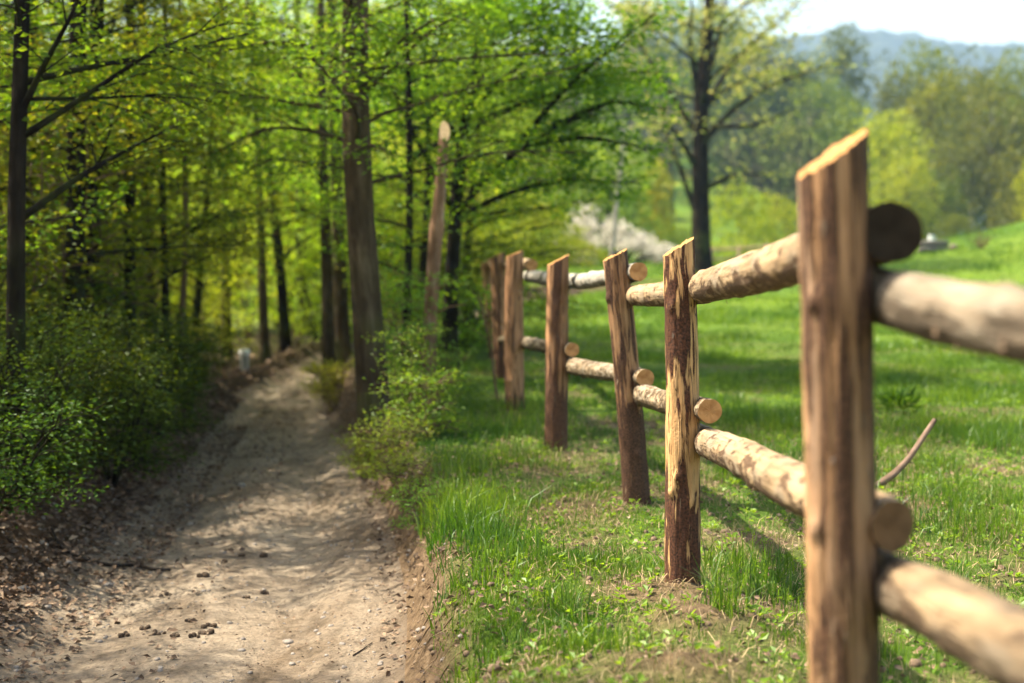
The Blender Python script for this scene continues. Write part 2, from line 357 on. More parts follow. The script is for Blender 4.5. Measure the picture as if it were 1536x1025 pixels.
def ground_mat():
    m, out, N, Lk = M("meadow turf and forest soil")
    tc = N('TexCoord'); co = tc.outputs['Object']
    fo = N('Attribute', attribute_name='forest'); ed = N('Attribute', attribute_name='edge'); ba = N('Attribute', attribute_name='bare')
    n1 = N('TexNoise', i_Scale=1.1, i_Detail=6., i_Roughness=.6); Lk(co, n1.inputs['Vector'])
    n2 = N('TexNoise', i_Scale=28., i_Detail=6., i_Roughness=.7); Lk(co, n2.inputs['Vector'])
    n3 = N('TexNoise', i_Scale=.22, i_Detail=4.); Lk(co, n3.inputs['Vector'])
    turf = ramp(N, [(.25, (.025, .045, .008)), (.5, (.06, .11, .012)), (.75, (.10, .17, .016))]); Lk(n2.outputs[0], turf.inputs[0])
    far = ramp(N, [(.35, (.055, .115, .010)), (.65, (.115, .18, .012))]); Lk(n3.outputs[0], far.inputs[0])
    sep = N('SeparateXYZ'); Lk(co, sep.inputs[0])
    fd = N('MapRange', i_1=10., i_2=26.); Lk(sep.outputs[1], fd.inputs[0])
    tf = mixc(N, Lk, fd.outputs[0], turf.outputs[0], far.outputs[0])
    soil = ramp(N, [(.25, (.05, .032, .018)), (.5, (.13, .088, .052)), (.78, (.25, .18, .11))]); Lk(n2.outputs[0], soil.inputs[0])
    bm = ramp(N, [(.47, 0.), (.60, 1.)]); Lk(n1.outputs[0], bm.inputs[0])
    lim = N('MapRange', i_1=20., i_2=11., i_3=.12, i_4=.9); Lk(sep.outputs[1], lim.inputs[0])
    bm2 = N('Math', operation='MULTIPLY'); Lk(bm.outputs[0], bm2.inputs[0]); Lk(lim.outputs[0], bm2.inputs[1])
    mxb = N('Math', operation='MAXIMUM'); Lk(bm2.outputs[0], mxb.inputs[0]); Lk(ba.outputs['Fac'], mxb.inputs[1])
    tf = mixc(N, Lk, mxb.outputs[0], tf, soil.outputs[0])
    em = N('MapRange', i_1=.30, i_2=.12); Lk(ed.outputs['Fac'], em.inputs[0])
    near = N('MapRange', i_1=32., i_2=28.); Lk(sep.outputs[1], near.inputs[0])
    em2 = N('Math', operation='MULTIPLY'); Lk(em.outputs[0], em2.inputs[0]); Lk(near.outputs[0], em2.inputs[1])
    tf = mixc(N, Lk, em2.outputs[0], tf, soil.outputs[0])
    floor = ramp(N, [(.25, (.028, .017, .010)), (.5, (.075, .045, .025)), (.78, (.17, .105, .06))]); Lk(n2.outputs[0], floor.inputs[0])
    gfl = N('MapRange', i_1=18., i_2=30.); Lk(sep.outputs[1], gfl.inputs[0])
    fl = mixc(N, Lk, gfl.outputs[0], floor.outputs[0], (.07, .11, .018))
    col = mixc(N, Lk, fo.outputs['Fac'], tf, fl)
    p = N('BsdfPrincipled', i_Roughness=.97); p.inputs['Specular IOR Level'].default_value = .1; Lk(col, p.inputs['Base Color'])
    bu = N('Bump', i_Strength=.9, i_Distance=.03); Lk(n2.outputs[0], bu.inputs['Height']); Lk(bu.outputs[0], p.inputs['Normal'])
    Lk(p.outputs[0], out.inputs[0]); return m

def dirt_mat():
    m, out, N, Lk = M("trail dirt")
    tc = N('TexCoord'); co = tc.outputs['Object']; sd_ = N('Attribute', attribute_name='side')
    mp = N('Mapping'); mp.inputs['Scale'].default_value = (1.6, .6, 1); Lk(co, mp.inputs[0])
    n1 = N('TexNoise', i_Scale=1.6, i_Detail=7., i_Roughness=.62, i_Distortion=.5); Lk(mp.outputs[0], n1.inputs['Vector'])
    n2 = N('TexNoise', i_Scale=46., i_Detail=9., i_Roughness=.75); Lk(co, n2.inputs['Vector'])
    n3 = N('TexNoise', i_Scale=7., i_Detail=5., i_Roughness=.6); Lk(co, n3.inputs['Vector'])
    r = ramp(N, [(.3, (.22, .16, .105)), (.5, (.385, .305, .22)), (.7, (.50, .41, .305))]); Lk(n1.outputs[0], r.inputs[0])
    r2 = ramp(N, [(.3, .45), (.52, .95), (.75, 1.2)]); Lk(n2.outputs[0], r2.inputs[0])
    c = mixc(N, Lk, 1., r.outputs[0], r2.outputs[0], 'MULTIPLY')
    r3 = ramp(N, [(.36, .5), (.5, 1.)]); Lk(n3.outputs[0], r3.inputs[0])
    c = mixc(N, Lk, .7, c, r3.outputs[0], 'MULTIPLY')
    ab = N('Math', operation='ABSOLUTE'); Lk(sd_.outputs['Fac'], ab.inputs[0])
    e = N('MapRange', i_1=.62, i_2=1.05, i_3=0., i_4=.8); Lk(ab.outputs[0], e.inputs[0])
    mm = N('Math', operation='MULTIPLY_ADD', i_1=1.2, i_2=-.5); Lk(n3.outputs[0], mm.inputs[0])
    ea = N('Math', operation='ADD', use_clamp=True); Lk(e.outputs[0], ea.inputs[0]); Lk(mm.outputs[0], ea.inputs[1])
    eb = N('Math', operation='MULTIPLY', use_clamp=True); Lk(ea.outputs[0], eb.inputs[0]); Lk(e.outputs[0], eb.inputs[1])
    c = mixc(N, Lk, eb.outputs[0], c, (.11, .07, .042))
    p = N('BsdfPrincipled', i_Roughness=.97); p.inputs['Specular IOR Level'].default_value = .1; Lk(c, p.inputs['Base Color'])
    a = N('Math', operation='MULTIPLY_ADD', i_1=1.5); Lk(n3.outputs[0], a.inputs[0]); Lk(n2.outputs[0], a.inputs[2])
    bu = N('Bump', i_Strength=1., i_Distance=.035); Lk(a.outputs[0], bu.inputs['Height']); Lk(bu.outputs[0], p.inputs['Normal'])
    Lk(p.outputs[0], out.inputs[0]); return m

rows = np.concatenate([np.linspace(-8, 2.4, 27), np.arange(2.5, 14, .035), np.arange(14, 33, .09), 33 * np.exp(np.linspace(0.005, math.log(1500 / 33), 130))])
GMAT = ground_mat()
t = np.linspace(0, 1, 230)[None]; Yr = rows[:, None] + 0 * t
reach = 40 + 1.3 * np.maximum(rows, 0)[:, None]
off = t * .9 * 6.5 / 1.0 * .62 * .999 ** 0
off = 3.6 * t + (reach - 3.6) * np.clip((t - .55) / .45, 0, 1) ** 4
Wr = W(rows)[:, None]; Xr = XC(rows)[:, None]
mead = grid_mesh("meadow", Xr + Wr + off, Yr, GMAT, 'structure')
flo = grid_mesh("forest_floor", (Xr - Wr - off)[:, ::-1], Yr, GMAT, 'structure')
tr_rows = rows[(rows < 32.7)]
tt = np.linspace(-1, 1, 61)[None]
trail = grid_mesh("dirt_path", XC(tr_rows)[:, None] + W(tr_rows)[:, None] * tt, tr_rows[:, None] + 0 * tt, dirt_mat(), 'structure')

# far blue hills
def far_hills():
    us = np.linspace(-900, 2400, 500); rw = np.linspace(0, 1, 40)
    top = np.interp(us, [-900, 600, 1000, 1150, 1250, 1330, 1400, 1500, 1536, 1900, 2400], [120, 90, 76, 66, 56, 60, 70, 78, 70, 50, 90])
    U, Rr = np.meshgrid(us, rw); y = 620 + 480 * Rr
    x = (U - 768) / FPX * y
    zt_ = CAMZ + (384 - top)[None] / FPX * 1100
    z = -2 + (zt_ + 2) * ss(0, 1, Rr) ** .9
    z = z + 6 * fbm(x / 90, y / 90, 0, 81, 4) * Rr + 7 * fbm(x / 9, y / 12, 0, 82, 3) * ss(.05, .4, Rr)
    n, m = x.shape
    i = np.arange(n - 1)[:, None] * m; j = np.arange(m - 1)[None]
    F = np.stack([i + j, i + j + 1, i + m + j + 1, i + m + j], -1).reshape(-1, 4)
    return mesh_obj("hills", np.stack([x, y, z], -1).reshape(-1, 3), F, noise_mat("far wooded hill", [(.3, (.012, .022, .010)), (.7, (.04, .055, .02))], .02, bump=1., dist=4., sc2=.12, stops2=[(.3, .5), (.7, 1.3)]), None, True, None, 'structure')
far_hills()

# ------------------------------------------------------------------ the fence
rng = np.random.default_rng(4)
POSTM = {
 'near': log_mat("weathered peeled post", (.44, .26, .13), (.25, .13, .06), (.12, .062, .034), (.03, .017, .011), .53, 24., .09, .04, (.30, .20, .13), .56),
 'warm': log_mat("fresh peeled post", (.66, .41, .19), (.44, .235, .09), (.12, .05, .026), (.025, .013, .009), .59, 34., .13, .022),
 'brown': log_mat("brown streaked post", (.48, .285, .145), (.25, .12, .055), (.11, .055, .032), (.035, .02, .013), .545, 34., .11, .035),
 'red': log_mat("reddish split post", (.48, .27, .135), (.29, .14, .065), (.13, .062, .032), (.04, .022, .015), .535, 34., .07, .045),
}
RAILM = {
 'big': log_mat("scraped rail", (.42, .305, .18), (.27, .175, .095), (.15, .09, .05), (.045, .03, .02), .62, 30., .35, .03, (.27, .215, .15), .56, crack=.6),
 'birch': log_mat("silvery rail", (.42, .385, .32), (.27, .235, .18), (.13, .11, .08), (.05, .042, .033), .62, 26., .8, .05, (.33, .32, .28), .5, crack=.3),
 'grey': log_mat("grey barked rail", (.31, .235, .155), (.18, .13, .085), (.10, .075, .05), (.05, .04, .028), .585, 10., .3, .06, (.23, .20, .15), .47, crack=.5),
 'worn': log_mat("worn rail", (.34, .245, .145), (.20, .135, .078), (.11, .072, .043), (.04, .028, .019), .575, 16., .3, .05, (.17, .135, .095), .48, crack=.6),
 'shag': log_mat("shaggy barked rail", (.48, .37, .235), (.27, .19, .11), (.15, .10, .055), (.05, .036, .022), .57, 40., .5, .05, (.32, .27, .2), .5, crack=.5),
}
CUT = cut_mat("fresh cut wood", (.42, .215, .08), (.52, .30, .125), (.55, .45, .38))
CUT_SHADE = cut_mat("shade-dark cut wood", (.016, .012, .008), (.040, .030, .019), (.5, .48, .45))  # near-black colour stands in for shade on the end turned from the sun
CUT_MID = cut_mat('brown cut wood', (.13, .07, .033), (.22, .125, .062), (.5, .48, .45))  # same cut wood in a darker brown
SHRED = island_mat("bark shreds", [(0, (.05, .03, .018)), (1, (.17, .11, .06))])

fence = thing("rustic_fence", "rustic pole fence of peeled round posts and thick log rails along the grassy verge", "fence", (.6, 5.3, 0))
FO = np.array((.6, 5.3, 0.))

def post(base, top, r0, r1, slope, sdir_deg, mat, seed, barkfun, label=None, flute=.05, nk=4):
    base = np.asarray(base, float); top = np.asarray(top, float)
    k, n = 72, 190; th = np.linspace(0, 2 * np.pi, k, endpoint=False)
    ax = top - base; L = np.linalg.norm(ax); ax = ax / L
    ex = np.cross((0, 1, 0), ax); ex /= np.linalg.norm(ex); ey = np.cross(ax, ex)
    f = np.linspace(0, 1, n)[:, None]
    r = (r0 + (r1 - r0) * f) * (1 + flute * fbm(np.cos(th) * 1.5 + 0 * f, np.sin(th) * 1.5 + 0 * f, f * L * 1.1, seed, 3))
    r = r * (1 + .028 * vn(np.cos(th) * 5.5 + 0 * f, np.sin(th) * 5.5 + 0 * f, f * L * .9, seed + 9))
    r = r + .0042 * fbm(np.cos(th) * 4 + 0 * f, np.sin(th) * 4 + 0 * f, f * L * 14, seed + 5, 3)
    rg = np.random.default_rng(seed)
    for q in range(nk):
        t0, h0 = rg.uniform(3.4, 6.0), rg.uniform(.3, .9)
        d2 = ((np.angle(np.exp(1j * (th - t0))) * r0) ** 2)[None] + ((f - h0) * L) ** 2
        r = r + .010 * np.exp(-d2 / .018 ** 2)
    r = r + .02 * np.exp(-((f * L) / .12) ** 2)
    bend = .012 * np.sin(f * 3 + seed)
    cx, sy = r * np.cos(th) + bend, r * np.sin(th)
    c = np.cos(R(sdir_deg)); s = np.sin(R(sdir_deg))
    hgt = f * (L + slope * (cx * c + sy * s)) - .25 * (1 - f) 
    barkv = barkfun(th[None] + 0 * f, hgt, f)
    r_b = .0035 * ss(-.05, .1, barkv)
    hgt[-1] = hgt[-1] + .006 * fbm(th * 6, 0, 0, seed + 2, 3) + .004 * vn(th * 14, 0, 0, seed)
    V = base + cx[..., None] * ex + sy[..., None] * ey + hgt[..., None] * ax
    G = np.stack([cx, sy, hgt + seed * 3.1], -1)
    i = np.arange(n - 1)[:, None] * k; j = np.arange(k)[None]; j2 = (j + 1) % k
    F = np.stack([i + j, i + j2, i + k + j2, i + k + j], -1).reshape(-1, 4)
    o = mesh_obj("post", V.reshape(-1, 3) - FO, F, POSTM[mat], fence, True, {'grain': G.reshape(-1, 3), 'bark': barkv.ravel()})
    if label: o['label'] = label
    ring = V[-1]; cen = ring.mean(0); m = 6
    rr = np.linspace(1, 0, m)[:, None, None]
    CV = (cen + (ring - cen)[None] * rr)
    CV = CV + ax * (.0025 * (rg.random((m, k, 1)) - .5) * (rr < .99)) + ax * .0005
    CG = np.stack([(cx[-1] * np.linspace(1, 0, m)[:, None]) + .02, sy[-1] * np.linspace(1, 0, m)[:, None], 0 * cx[-1] + rr[..., 0]], -1)
    i = np.arange(m - 1)[:, None] * k
    CF = np.stack([i + j, i + j2, i + k + j2, i + k + j], -1).reshape(-1, 4)
    mesh_obj("cut_top", CV.reshape(-1, 3) - FO, CF, CUT, o, True, {'grain': CG.reshape(-1, 3)})
    # torn fibres hanging off the sides
    B = Buf()
    for q in range(22):
        a = rg.uniform(0, 2 * np.pi); hq = rg.uniform(.1, .97); ii = int(hq * (n - 1)); jj = int(a / (2 * np.pi) * k)
        p = V[ii, jj]; nrm = p - (base + ax * hgt[ii, jj]); nrm /= np.linalg.norm(nrm)
        tn = np.cross(ax, nrm); l = rg.uniform(.02, .06); wd = rg.uniform(.002, .005)
        q0 = p - nrm * .002; q1 = q0 - ax * l * .6 + nrm * .004; q2 = q0 - ax * l + nrm * rg.uniform(.004, .016)
        B.add([q0 - tn * wd - FO, q0 + tn * wd - FO, q1 + tn * wd - FO, q1 - tn * wd - FO, q2 + tn * wd * .3 - FO, q2 - tn * wd * .3 - FO], [np.array([[0, 1, 2, 3], [3, 2, 4, 5]])])
    B.obj("bark_shred", SHRED, o, False, 'stuff')
    return o

def bark_post(lo=.35, side=0., top=0., amt=.0, seed=0):
    def f(th, h, fr):
        b = amt + .42 * ss(lo + .12, lo - .10, h + .10 * vn(np.cos(th) * 3, np.sin(th) * 3, h * 3, seed)) * .50
        b = b + top * ss(.55, .9, fr) + side * np.maximum(0, np.cos(th)) ** 2  # side term paints the right flank's shade through the bark mask
        return b + .10 * vn(np.cos(th) * 4, np.sin(th) * 4, h * 1.3, seed + 3)
    return f

def bp(u, v, d):
    p = P(u, v, d); return p
# base, top centre, radii at base and top, slope of the sawn top
post((.668, 2.70, -.05), P(1239, 238, 2.70), .068, .0655, .62, 8, 'near', 11, bark_post(.25, .05, .0, .0, 1), "weathered brown post nearest the camera, out of focus")
post((P(1024, 868, 5.3)[0], 5.3, -.02), P(1014, 373, 5.3), .069, .058, .60, 4, 'warm', 12, bark_post(.36, .02, .12, -.015, 2), "pale freshly peeled post with dark foot")
post((P(951, 757, 7.25)[0], 7.25, -.0), P(923, 383, 7.25), .070, .062, .42, 5, 'brown', 13, bark_post(.42, .02, .04, .0, 3), "dark streaked post")
post((P(831, 682, 9.1)[0], 9.1, -.0), P(840, 389, 9.1), .075, .068, .55, 5, 'red', 14, bark_post(.4, .0, .0, .0, 4))
post((P(772, 614, 11.4)[0], 11.4, -.03), P(774, 380, 11.4), .085, .068, .4, 6, 'red', 15, bark_post(.1, .0, .0, -.05, 5))
post((P(757, 567, 13.7)[0], 13.7, .03), P(746, 383, 13.7), .08, .07, .4, 8, 'red', 16, bark_post(.3, .0, .0, .04, 6))
post((P(744, 548, 15.6)[0], 15.6, .06), P(727, 393, 15.6), .065, .06, .35, 10, 'brown', 17, bark_post(.1, -.0, .0, -.06, 7), "leaning post at the far end of the fence")

def rail(pts, rad, mat, seed, near_cut=CUT, slant=0., bark=.0, label=None, shred=26, rough=.07):
    """pts from the far end to the near end"""
    pts = np.asarray(pts, float); n = 170; k = 60
    tq = np.linspace(0, 1, len(pts)); tt = np.linspace(0, 1, n)
    C = np.stack([np.interp(tt, tq, pts[:, c]) for c in range(3)], 1)
    for _ in range(25): C[1:-1] = (C[:-2] + C[1:-1] + C[2:]) / 3
    rad = np.interp(tt, np.linspace(0, 1, len(rad)), rad)
    L = np.concatenate([[0], np.cumsum(np.linalg.norm(np.diff(C, axis=0), axis=1))])
    C = C + .006 * np.stack([vn(L * 1.8, 0, 0, seed), 0 * L, vn(L * 1.8, 5, 0, seed)], 1)
    T = np.gradient(C, axis=0); T /= np.linalg.norm(T, axis=1)[:, None]
    A = np.cross(T, (0, 0, 1.)); A /= np.linalg.norm(A, axis=1)[:, None]; Bv = np.cross(A, T)     # A to the right, Bv up
    th = np.linspace(0, 2 * np.pi, k, endpoint=False)[None]; Lc = L[:, None]
    r = rad[:, None] * (1 + rough * fbm(np.cos(th) * 1.4 + 0 * Lc, np.sin(th) * 1.4 + 0 * Lc, Lc * 2.4, seed, 3))
    r = r + .004 * fbm(np.cos(th) * 3 + 0 * Lc, np.sin(th) * 3 + 0 * Lc, Lc * 11, seed + 4, 4)
    rg = np.random.default_rng(seed)
    for q in range(int(L[-1] * 5)):
        t0, h0 = rg.uniform(0, 6.28), rg.uniform(.05, .95)
        d2 = ((np.angle(np.exp(1j * (th - t0))) * rad.mean()) ** 2) + (Lc - h0 * L[-1]) ** 2
        r = r + rg.uniform(.004, .012) * np.exp(-d2 / rg.uniform(.012, .025) ** 2)
    cx, cz = r * np.cos(th), r * np.sin(th)
    V = C[:, None] + cx[..., None] * A[:, None] + cz[..., None] * Bv[:, None]
    if slant: V = V + (T[:, None] * (slant * cx * ss(.6, 1., tt)[:, None])[..., None])
    G = np.stack([cx, cz, Lc + 0 * th + seed * 2.7], -1)
    bark_shade = bark + .12 * fbm(np.cos(th) * 2 + 0 * Lc, np.sin(th) * 2 + 0 * Lc, Lc * 2, seed + 8, 2) + .15 * ss(.3, -.8, np.sin(th)) + 0 * Lc  # the sine term puts the underside's shade into the bark mask
    i = np.arange(n - 1)[:, None] * k; j = np.arange(k)[None]; j2 = (j + 1) % k
    F = np.stack([i + j, i + j2, i + k + j2, i + k + j], -1).reshape(-1, 4)
    o = mesh_obj("rail", V.reshape(-1, 3) - FO, F, RAILM[mat], fence, True, {'grain': G.reshape(-1, 3), 'bark': bark_shade.ravel()})
    if label: o['label'] = label
    for e, sg in ((-1, 1), (0, -1)):
        ring = V[e]; cen = ring.mean(0); m = 8; rr = np.linspace(1, 0, m)[:, None, None]
        CV = cen + (ring - cen)[None] * rr + T[e] * sg * (.003 * np.sin(rr * 40) * rg.random((m, k, 1)) * (rr < .99) + .001)
        CG = np.stack([cx[e] * rr[..., 0], cz[e] * rr[..., 0], 0 * rr[..., 0] + 0 * cx[e]], -1)
        ii = np.arange(m - 1)[:, None] * k; q = [ii + j, ii + j2, ii + k + j2, ii + k + j]
        if sg < 0: q = q[::-1]
        mesh_obj("cut_end", CV.reshape(-1, 3) - FO, np.stack(q, -1).reshape(-1, 4), near_cut if e == -1 else CUT, o, True, {'grain': CG.reshape(-1, 3)})
    B = Buf()
    for q in range(shred):
        a = rg.uniform(3.3, 6.1); ii = int(rg.uniform(.03, .97) * (n - 1)); jj = int(a / (2 * np.pi) * k) % k
        p = V[ii, jj]; tn = T[ii]; l = rg.uniform(.008, .035); wd = rg.uniform(.002, .008)
        q0 = p + np.array((0, 0, .004)); q1 = q0 + np.array((rg.uniform(-.01, .01), rg.uniform(-.01, .01), -l * .7)); q2 = q1 + np.array((rg.uniform(-.012, .012), rg.uniform(-.012, .012), -l * .3))
        B.add([q0 - tn * wd - FO, q0 + tn * wd - FO, q1 + tn * wd * .8 - FO, q1 - tn * wd * .8 - FO, q2 + tn * wd * .2 - FO, q2 - tn * wd * .2 - FO], [np.array([[0, 1, 2, 3], [3, 2, 4, 5]])])
    B.obj("bark_shred", SHRED, o, False, 'stuff')
    return o
# upper rails, far to near; they run on the meadow side of the posts
rail([P(738, 397, 15.7), P(766, 397, 13.3), P(797, 397, 11.3)], [.045, .046], 'big', 21)
rail([P(793, 415, 11.6), P(835, 421, 10.2), P(880, 423, 8.9), P(926, 415, 7.75), P(957, 408, 7.15)], [.05, .052, .047, .047], 'birch', 22, bark=-.03, label="silvery grey upper rail")
rail([P(938, 446, 7.6), P(965, 443, 7.0), P(1040, 437, 5.55), P(1120, 414, 4.3), P(1195, 392, 3.5), P(1342, 350, 2.66)], [.052, .052, .057, .062, .060, .058], 'big', 23, CUT_SHADE, label="thick scraped upper rail with an end coloured dark as in shade")
rail([P(1283, 436, 3.03), P(1310, 441, 2.87), P(1420, 463, 2.46), P(1536, 487, 2.17), P(1800, 545, 1.69), P(2300, 640, 1.2)], [.053, .055, .057, .058, .058, .058], 'grey', 24, bark=-.0, label="grey barked upper rail nearest the camera")
# lower rails
rail([P(747, 510, 14.0), P(768, 509, 12.6), P(779, 508, 11.7)], [.04, .042], 'shag', 25)
rail([P(783, 513, 11.7), P(805, 518, 10.8), P(835, 522, 9.6), P(857, 525, 9.0)], [.048, .048, .044], 'shag', 26)
rail([P(850, 548, 9.35), P(872, 552, 8.8), P(925, 560, 7.8), P(967, 567, 7.1)], [.058, .055, .047, .045], 'shag', 27)
rail([P(956, 591, 7.45), P(976, 597, 6.9), P(1022, 607, 5.9), P(1066, 617, 5.15)], [.053, .055, .048, .044], 'shag', 28, bark=.06)
rail([P(1038, 652, 5.75), P(1062, 664, 5.3), P(1130, 693, 4.3), P(1200, 733, 3.6), P(1270, 765, 3.05), P(1338, 788, 2.68)], [.055, .056, .060, .064, .058, .050], 'big', 29, near_cut=CUT_MID, slant=.8, bark=.03, shred=34)
rail([P(1283, 852, 3.05), P(1310, 870, 2.88), P(1400, 912, 2.5), P(1500, 965, 2.2), P(1700, 1060, 1.75), P(2100, 1280, 1.25)], [.058, .060, .062, .062, .062, .062], 'worn', 30, bark=.0, label="scraped lower rail nearest the camera")

# ------------------------------------------------------------------ trees and shrubs
def unit(v): return v / (np.linalg.norm(v, axis=-1, keepdims=True) + 1e-9)

class Leaves:
    def __init__(s): s.p = []; s.d = []; s.l = []
    def add(s, p, d, l): s.p.append(p); s.d.append(d); s.l.append(l)
    def mesh(s, rng, width=.62, flat=.8):
        p = np.concatenate(s.p); d = unit(np.concatenate(s.d)); l = np.concatenate(s.l)[:, None]
        n = unit(np.concatenate([rng.normal(0, flat, (len(p), 2)), np.ones((len(p), 1))], 1))
        b = unit(np.cross(n, d)); n = np.cross(d, b)
        V = np.stack([p, p + d * l * .5 + b * l * width * .5 + n * l * .10, p + d * l - n * l * .10, p + d * l * .5 - b * l * width * .5 + n * l * .10], 1)
        F = np.arange(len(p) * 4).reshape(-1, 4)
        return V.reshape(-1, 3), F

def interp_path(path, t):
    path = np.asarray(path, float); L = np.concatenate([[0], np.cumsum(np.linalg.norm(np.diff(path, axis=0), axis=1))]); L /= L[-1]
    return np.array([np.interp(t, L, path[:, c]) for c in range(3)]).T

def smooth_path(pts, n=18, it=6):
    C = interp_path(pts, np.linspace(0, 1, n))
    for _ in range(it): C[1:-1] = (C[:-2] + C[1:-1] + C[2:]) / 3
    return C

def grow(seed, stems, Hd=1., nb=20, hb=(.2, .98), Lb=1.8, elev=(20, 50), leaf=.05, dens=90, limbs=(), spray=.16, r0=.012, sec=5.5, az0=0., azspan=2 * math.pi, top_taper=.6, leafy_from=.2):
    """stems: list of (path, base radius, top radius); returns (Buf of wood, Leaves)"""
    rng = np.random.default_rng(seed); B = Buf(); LV = Leaves(); prim = []
    for path, ra, rb in stems:
        C = smooth_path(path, 22); f = np.linspace(0, 1, 22)
        rad = ra + (rb - ra) * f ** .9 + ra * .45 * np.exp(-f * np.linalg.norm(C[-1] - C[0]) / .25)
        B.tube(C, rad, 12, rough=.10, seed=seed)
        Ls = np.linalg.norm(C[-1] - C[0])
        for i in range(nb):
            t = hb[0] + (hb[1] - hb[0]) * (i + rng.random()) / nb
            az = az0 + (i * 2.39996 + rng.normal(0, .3)) % azspan if azspan > 6 else az0 + rng.uniform(-azspan / 2, azspan / 2)
            e = R(elev[0] + (elev[1] - elev[0]) * t + rng.normal(0, 9))
            L = Lb * (1 - top_taper * t ** 1.6) * rng.uniform(.65, 1.2)
            p = interp_path(C, np.array([t]))[0]; pts = [p]; n = 7
            for q in range(n):
                ee = e * (1 - .75 * q / n); az += rng.normal(0, .13)
                p = p + L / n * np.array((math.cos(az) * math.cos(ee), math.sin(az) * math.cos(ee), math.sin(ee) + rng.normal(0, .06))); pts.append(p)
            prim.append((np.array(pts), min(r0 * (L / 1.5 + .25), ra * .5 * (1 - .6 * t) + .003)))
    for pts, r in limbs: prim.append((smooth_path(pts, 14, 2), r))
    for pts, r in prim:
        f = np.linspace(0, 1, len(pts)); B.tube(pts, r * (1 - .85 * f) + .0015, 6)
        L = np.linalg.norm(np.diff(pts, axis=0), axis=1).sum()
        ns = max(3, int(L * sec))
        for k in range(ns + 1):
            fk = leafy_from + (1 - leafy_from) * (k + rng.random() * .8) / (ns + 1) if k < ns else .93
            fk = min(fk, .98); a = interp_path(pts, np.array([fk]))[0]; a2 = interp_path(pts, np.array([min(1, fk + .06)]))[0]
            d = unit(a2 - a); sd_ = 1 if k % 2 else -1
            side = unit(np.cross(d, (0, 0, 1.))) * sd_
            ang = R(rng.uniform(32, 62)) if k < ns else R(5)
            dd = unit(d * math.cos(ang) + side * math.sin(ang) + np.array((0, 0, rng.normal(.04, .30))))
            l = max(.18, L * .42 * (1.15 - fk) * rng.uniform(.6, 1.25) + .1)
            end = a + dd * l + np.array((0, 0, -.06 * l)); mid = (a + end) / 2 + np.array((0, 0, .05 * l)) + rng.normal(0, .02, 3) * l
            B.tube(np.array([a, mid, end]), np.array([.0045, .003, .001]) * (1 + L * .25), 4)
            m = int(dens * l * (.4 + rng.random())) + 2
            g = rng.random(m) ** .8; sg = rng.choice([-1, 1], m); s2 = unit(np.cross(dd, (0, 0, 1.)))
            wdt = spray * np.sqrt(l / .5) * (1.1 - .6 * g) * rng.random(m)
            base = a + (end - a) * g[:, None] + (np.sin(g * np.pi) * .05 * l)[:, None] * np.array((0, 0, 1.)) + s2 * (sg * wdt)[:, None] + rng.normal(0, .025 + .28 * spray, (m, 3)) * np.array((1, 1, .9)) + dd * (wdt * .6)[:, None]
            dr = dd * .6 + s2 * sg[:, None] * .8 + rng.normal(0, .35, (m, 3)) * np.array((1, 1, .6)) - np.array((0, 0, .12))
            LV.add(base, dr, leaf * rng.uniform(.6, 1.25, m))
    return B, LV, rng

KINDS = {}
def kind(key, bark, leafm, gen, width=.62, flat=.8):
    """make the shared meshes of one kind of tree"""
    B, LV, rng = gen
    tb = B.obj("trunk", bark); V, F = LV.mesh(rng, width, flat)
    cb = mesh_obj("crown", V, F, leafm, None, False)
    KINDS[key] = (tb.data, cb.data, leafm)
    bpy.data.objects.remove(tb); bpy.data.objects.remove(cb)

def tree(key, name, label, cat, x, y, rz=0., sc=1., group=None, leafm=None, z=None, names=("trunk", "crown"), sink=.05):
    o = thing(name, label, cat, (x, y, (H1(x, y) if z is None else z) - sink), rz, group, sc)
    a = link(names[0], KINDS[key][0], o); b = link(names[1], KINDS[key][1], o)
    if leafm:
        b.material_slots[0].link = 'OBJECT'; b.material_slots[0].material = leafm
    return o

def wob(h, seed, amp=.12, lean=(0, 0), n=7):
    r = np.random.default_rng(seed); f = np.linspace(0, 1, n)
    p = np.stack([lean[0] * f + amp * np.cumsum(r.normal(0, .4, n)) * f, lean[1] * f + amp * np.cumsum(r.normal(0, .4, n)) * f, h * f], 1); p[0] = 0
    return p
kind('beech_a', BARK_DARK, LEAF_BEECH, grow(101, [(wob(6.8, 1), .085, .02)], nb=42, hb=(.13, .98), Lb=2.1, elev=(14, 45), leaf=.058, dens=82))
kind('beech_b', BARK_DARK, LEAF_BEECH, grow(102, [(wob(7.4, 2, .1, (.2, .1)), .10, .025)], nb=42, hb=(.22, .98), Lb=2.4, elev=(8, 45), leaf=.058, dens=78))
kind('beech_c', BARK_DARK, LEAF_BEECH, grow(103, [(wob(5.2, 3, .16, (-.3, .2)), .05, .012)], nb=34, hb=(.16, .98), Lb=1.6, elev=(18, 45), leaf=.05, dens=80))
kind('deep_a', BARK_DARK, LEAF_YEL, grow(104, [(wob(9.6, 4), .15, .04)], nb=46, hb=(.10, .98), Lb=2.9, elev=(8, 45), leaf=.09, dens=42, spray=.26, sec=4.2))
kind('deep_b', BARK_DARK, LEAF_YEL, grow(105, [(wob(8.6, 5, .2, (.3, 0)), .11, .03)], nb=44, hb=(.08, .98), Lb=2.6, elev=(10, 45), leaf=.085, dens=44, spray=.26, sec=4.2))
kind('deep_c', BARK_GREY, LEAF_YEL, grow(110, [(wob(9., 6, .15, (.2, 0)), .11, .035)], nb=30, hb=(.26, .98), Lb=2.3, elev=(12, 45), leaf=.08, dens=26, spray=.26, sec=4.2))
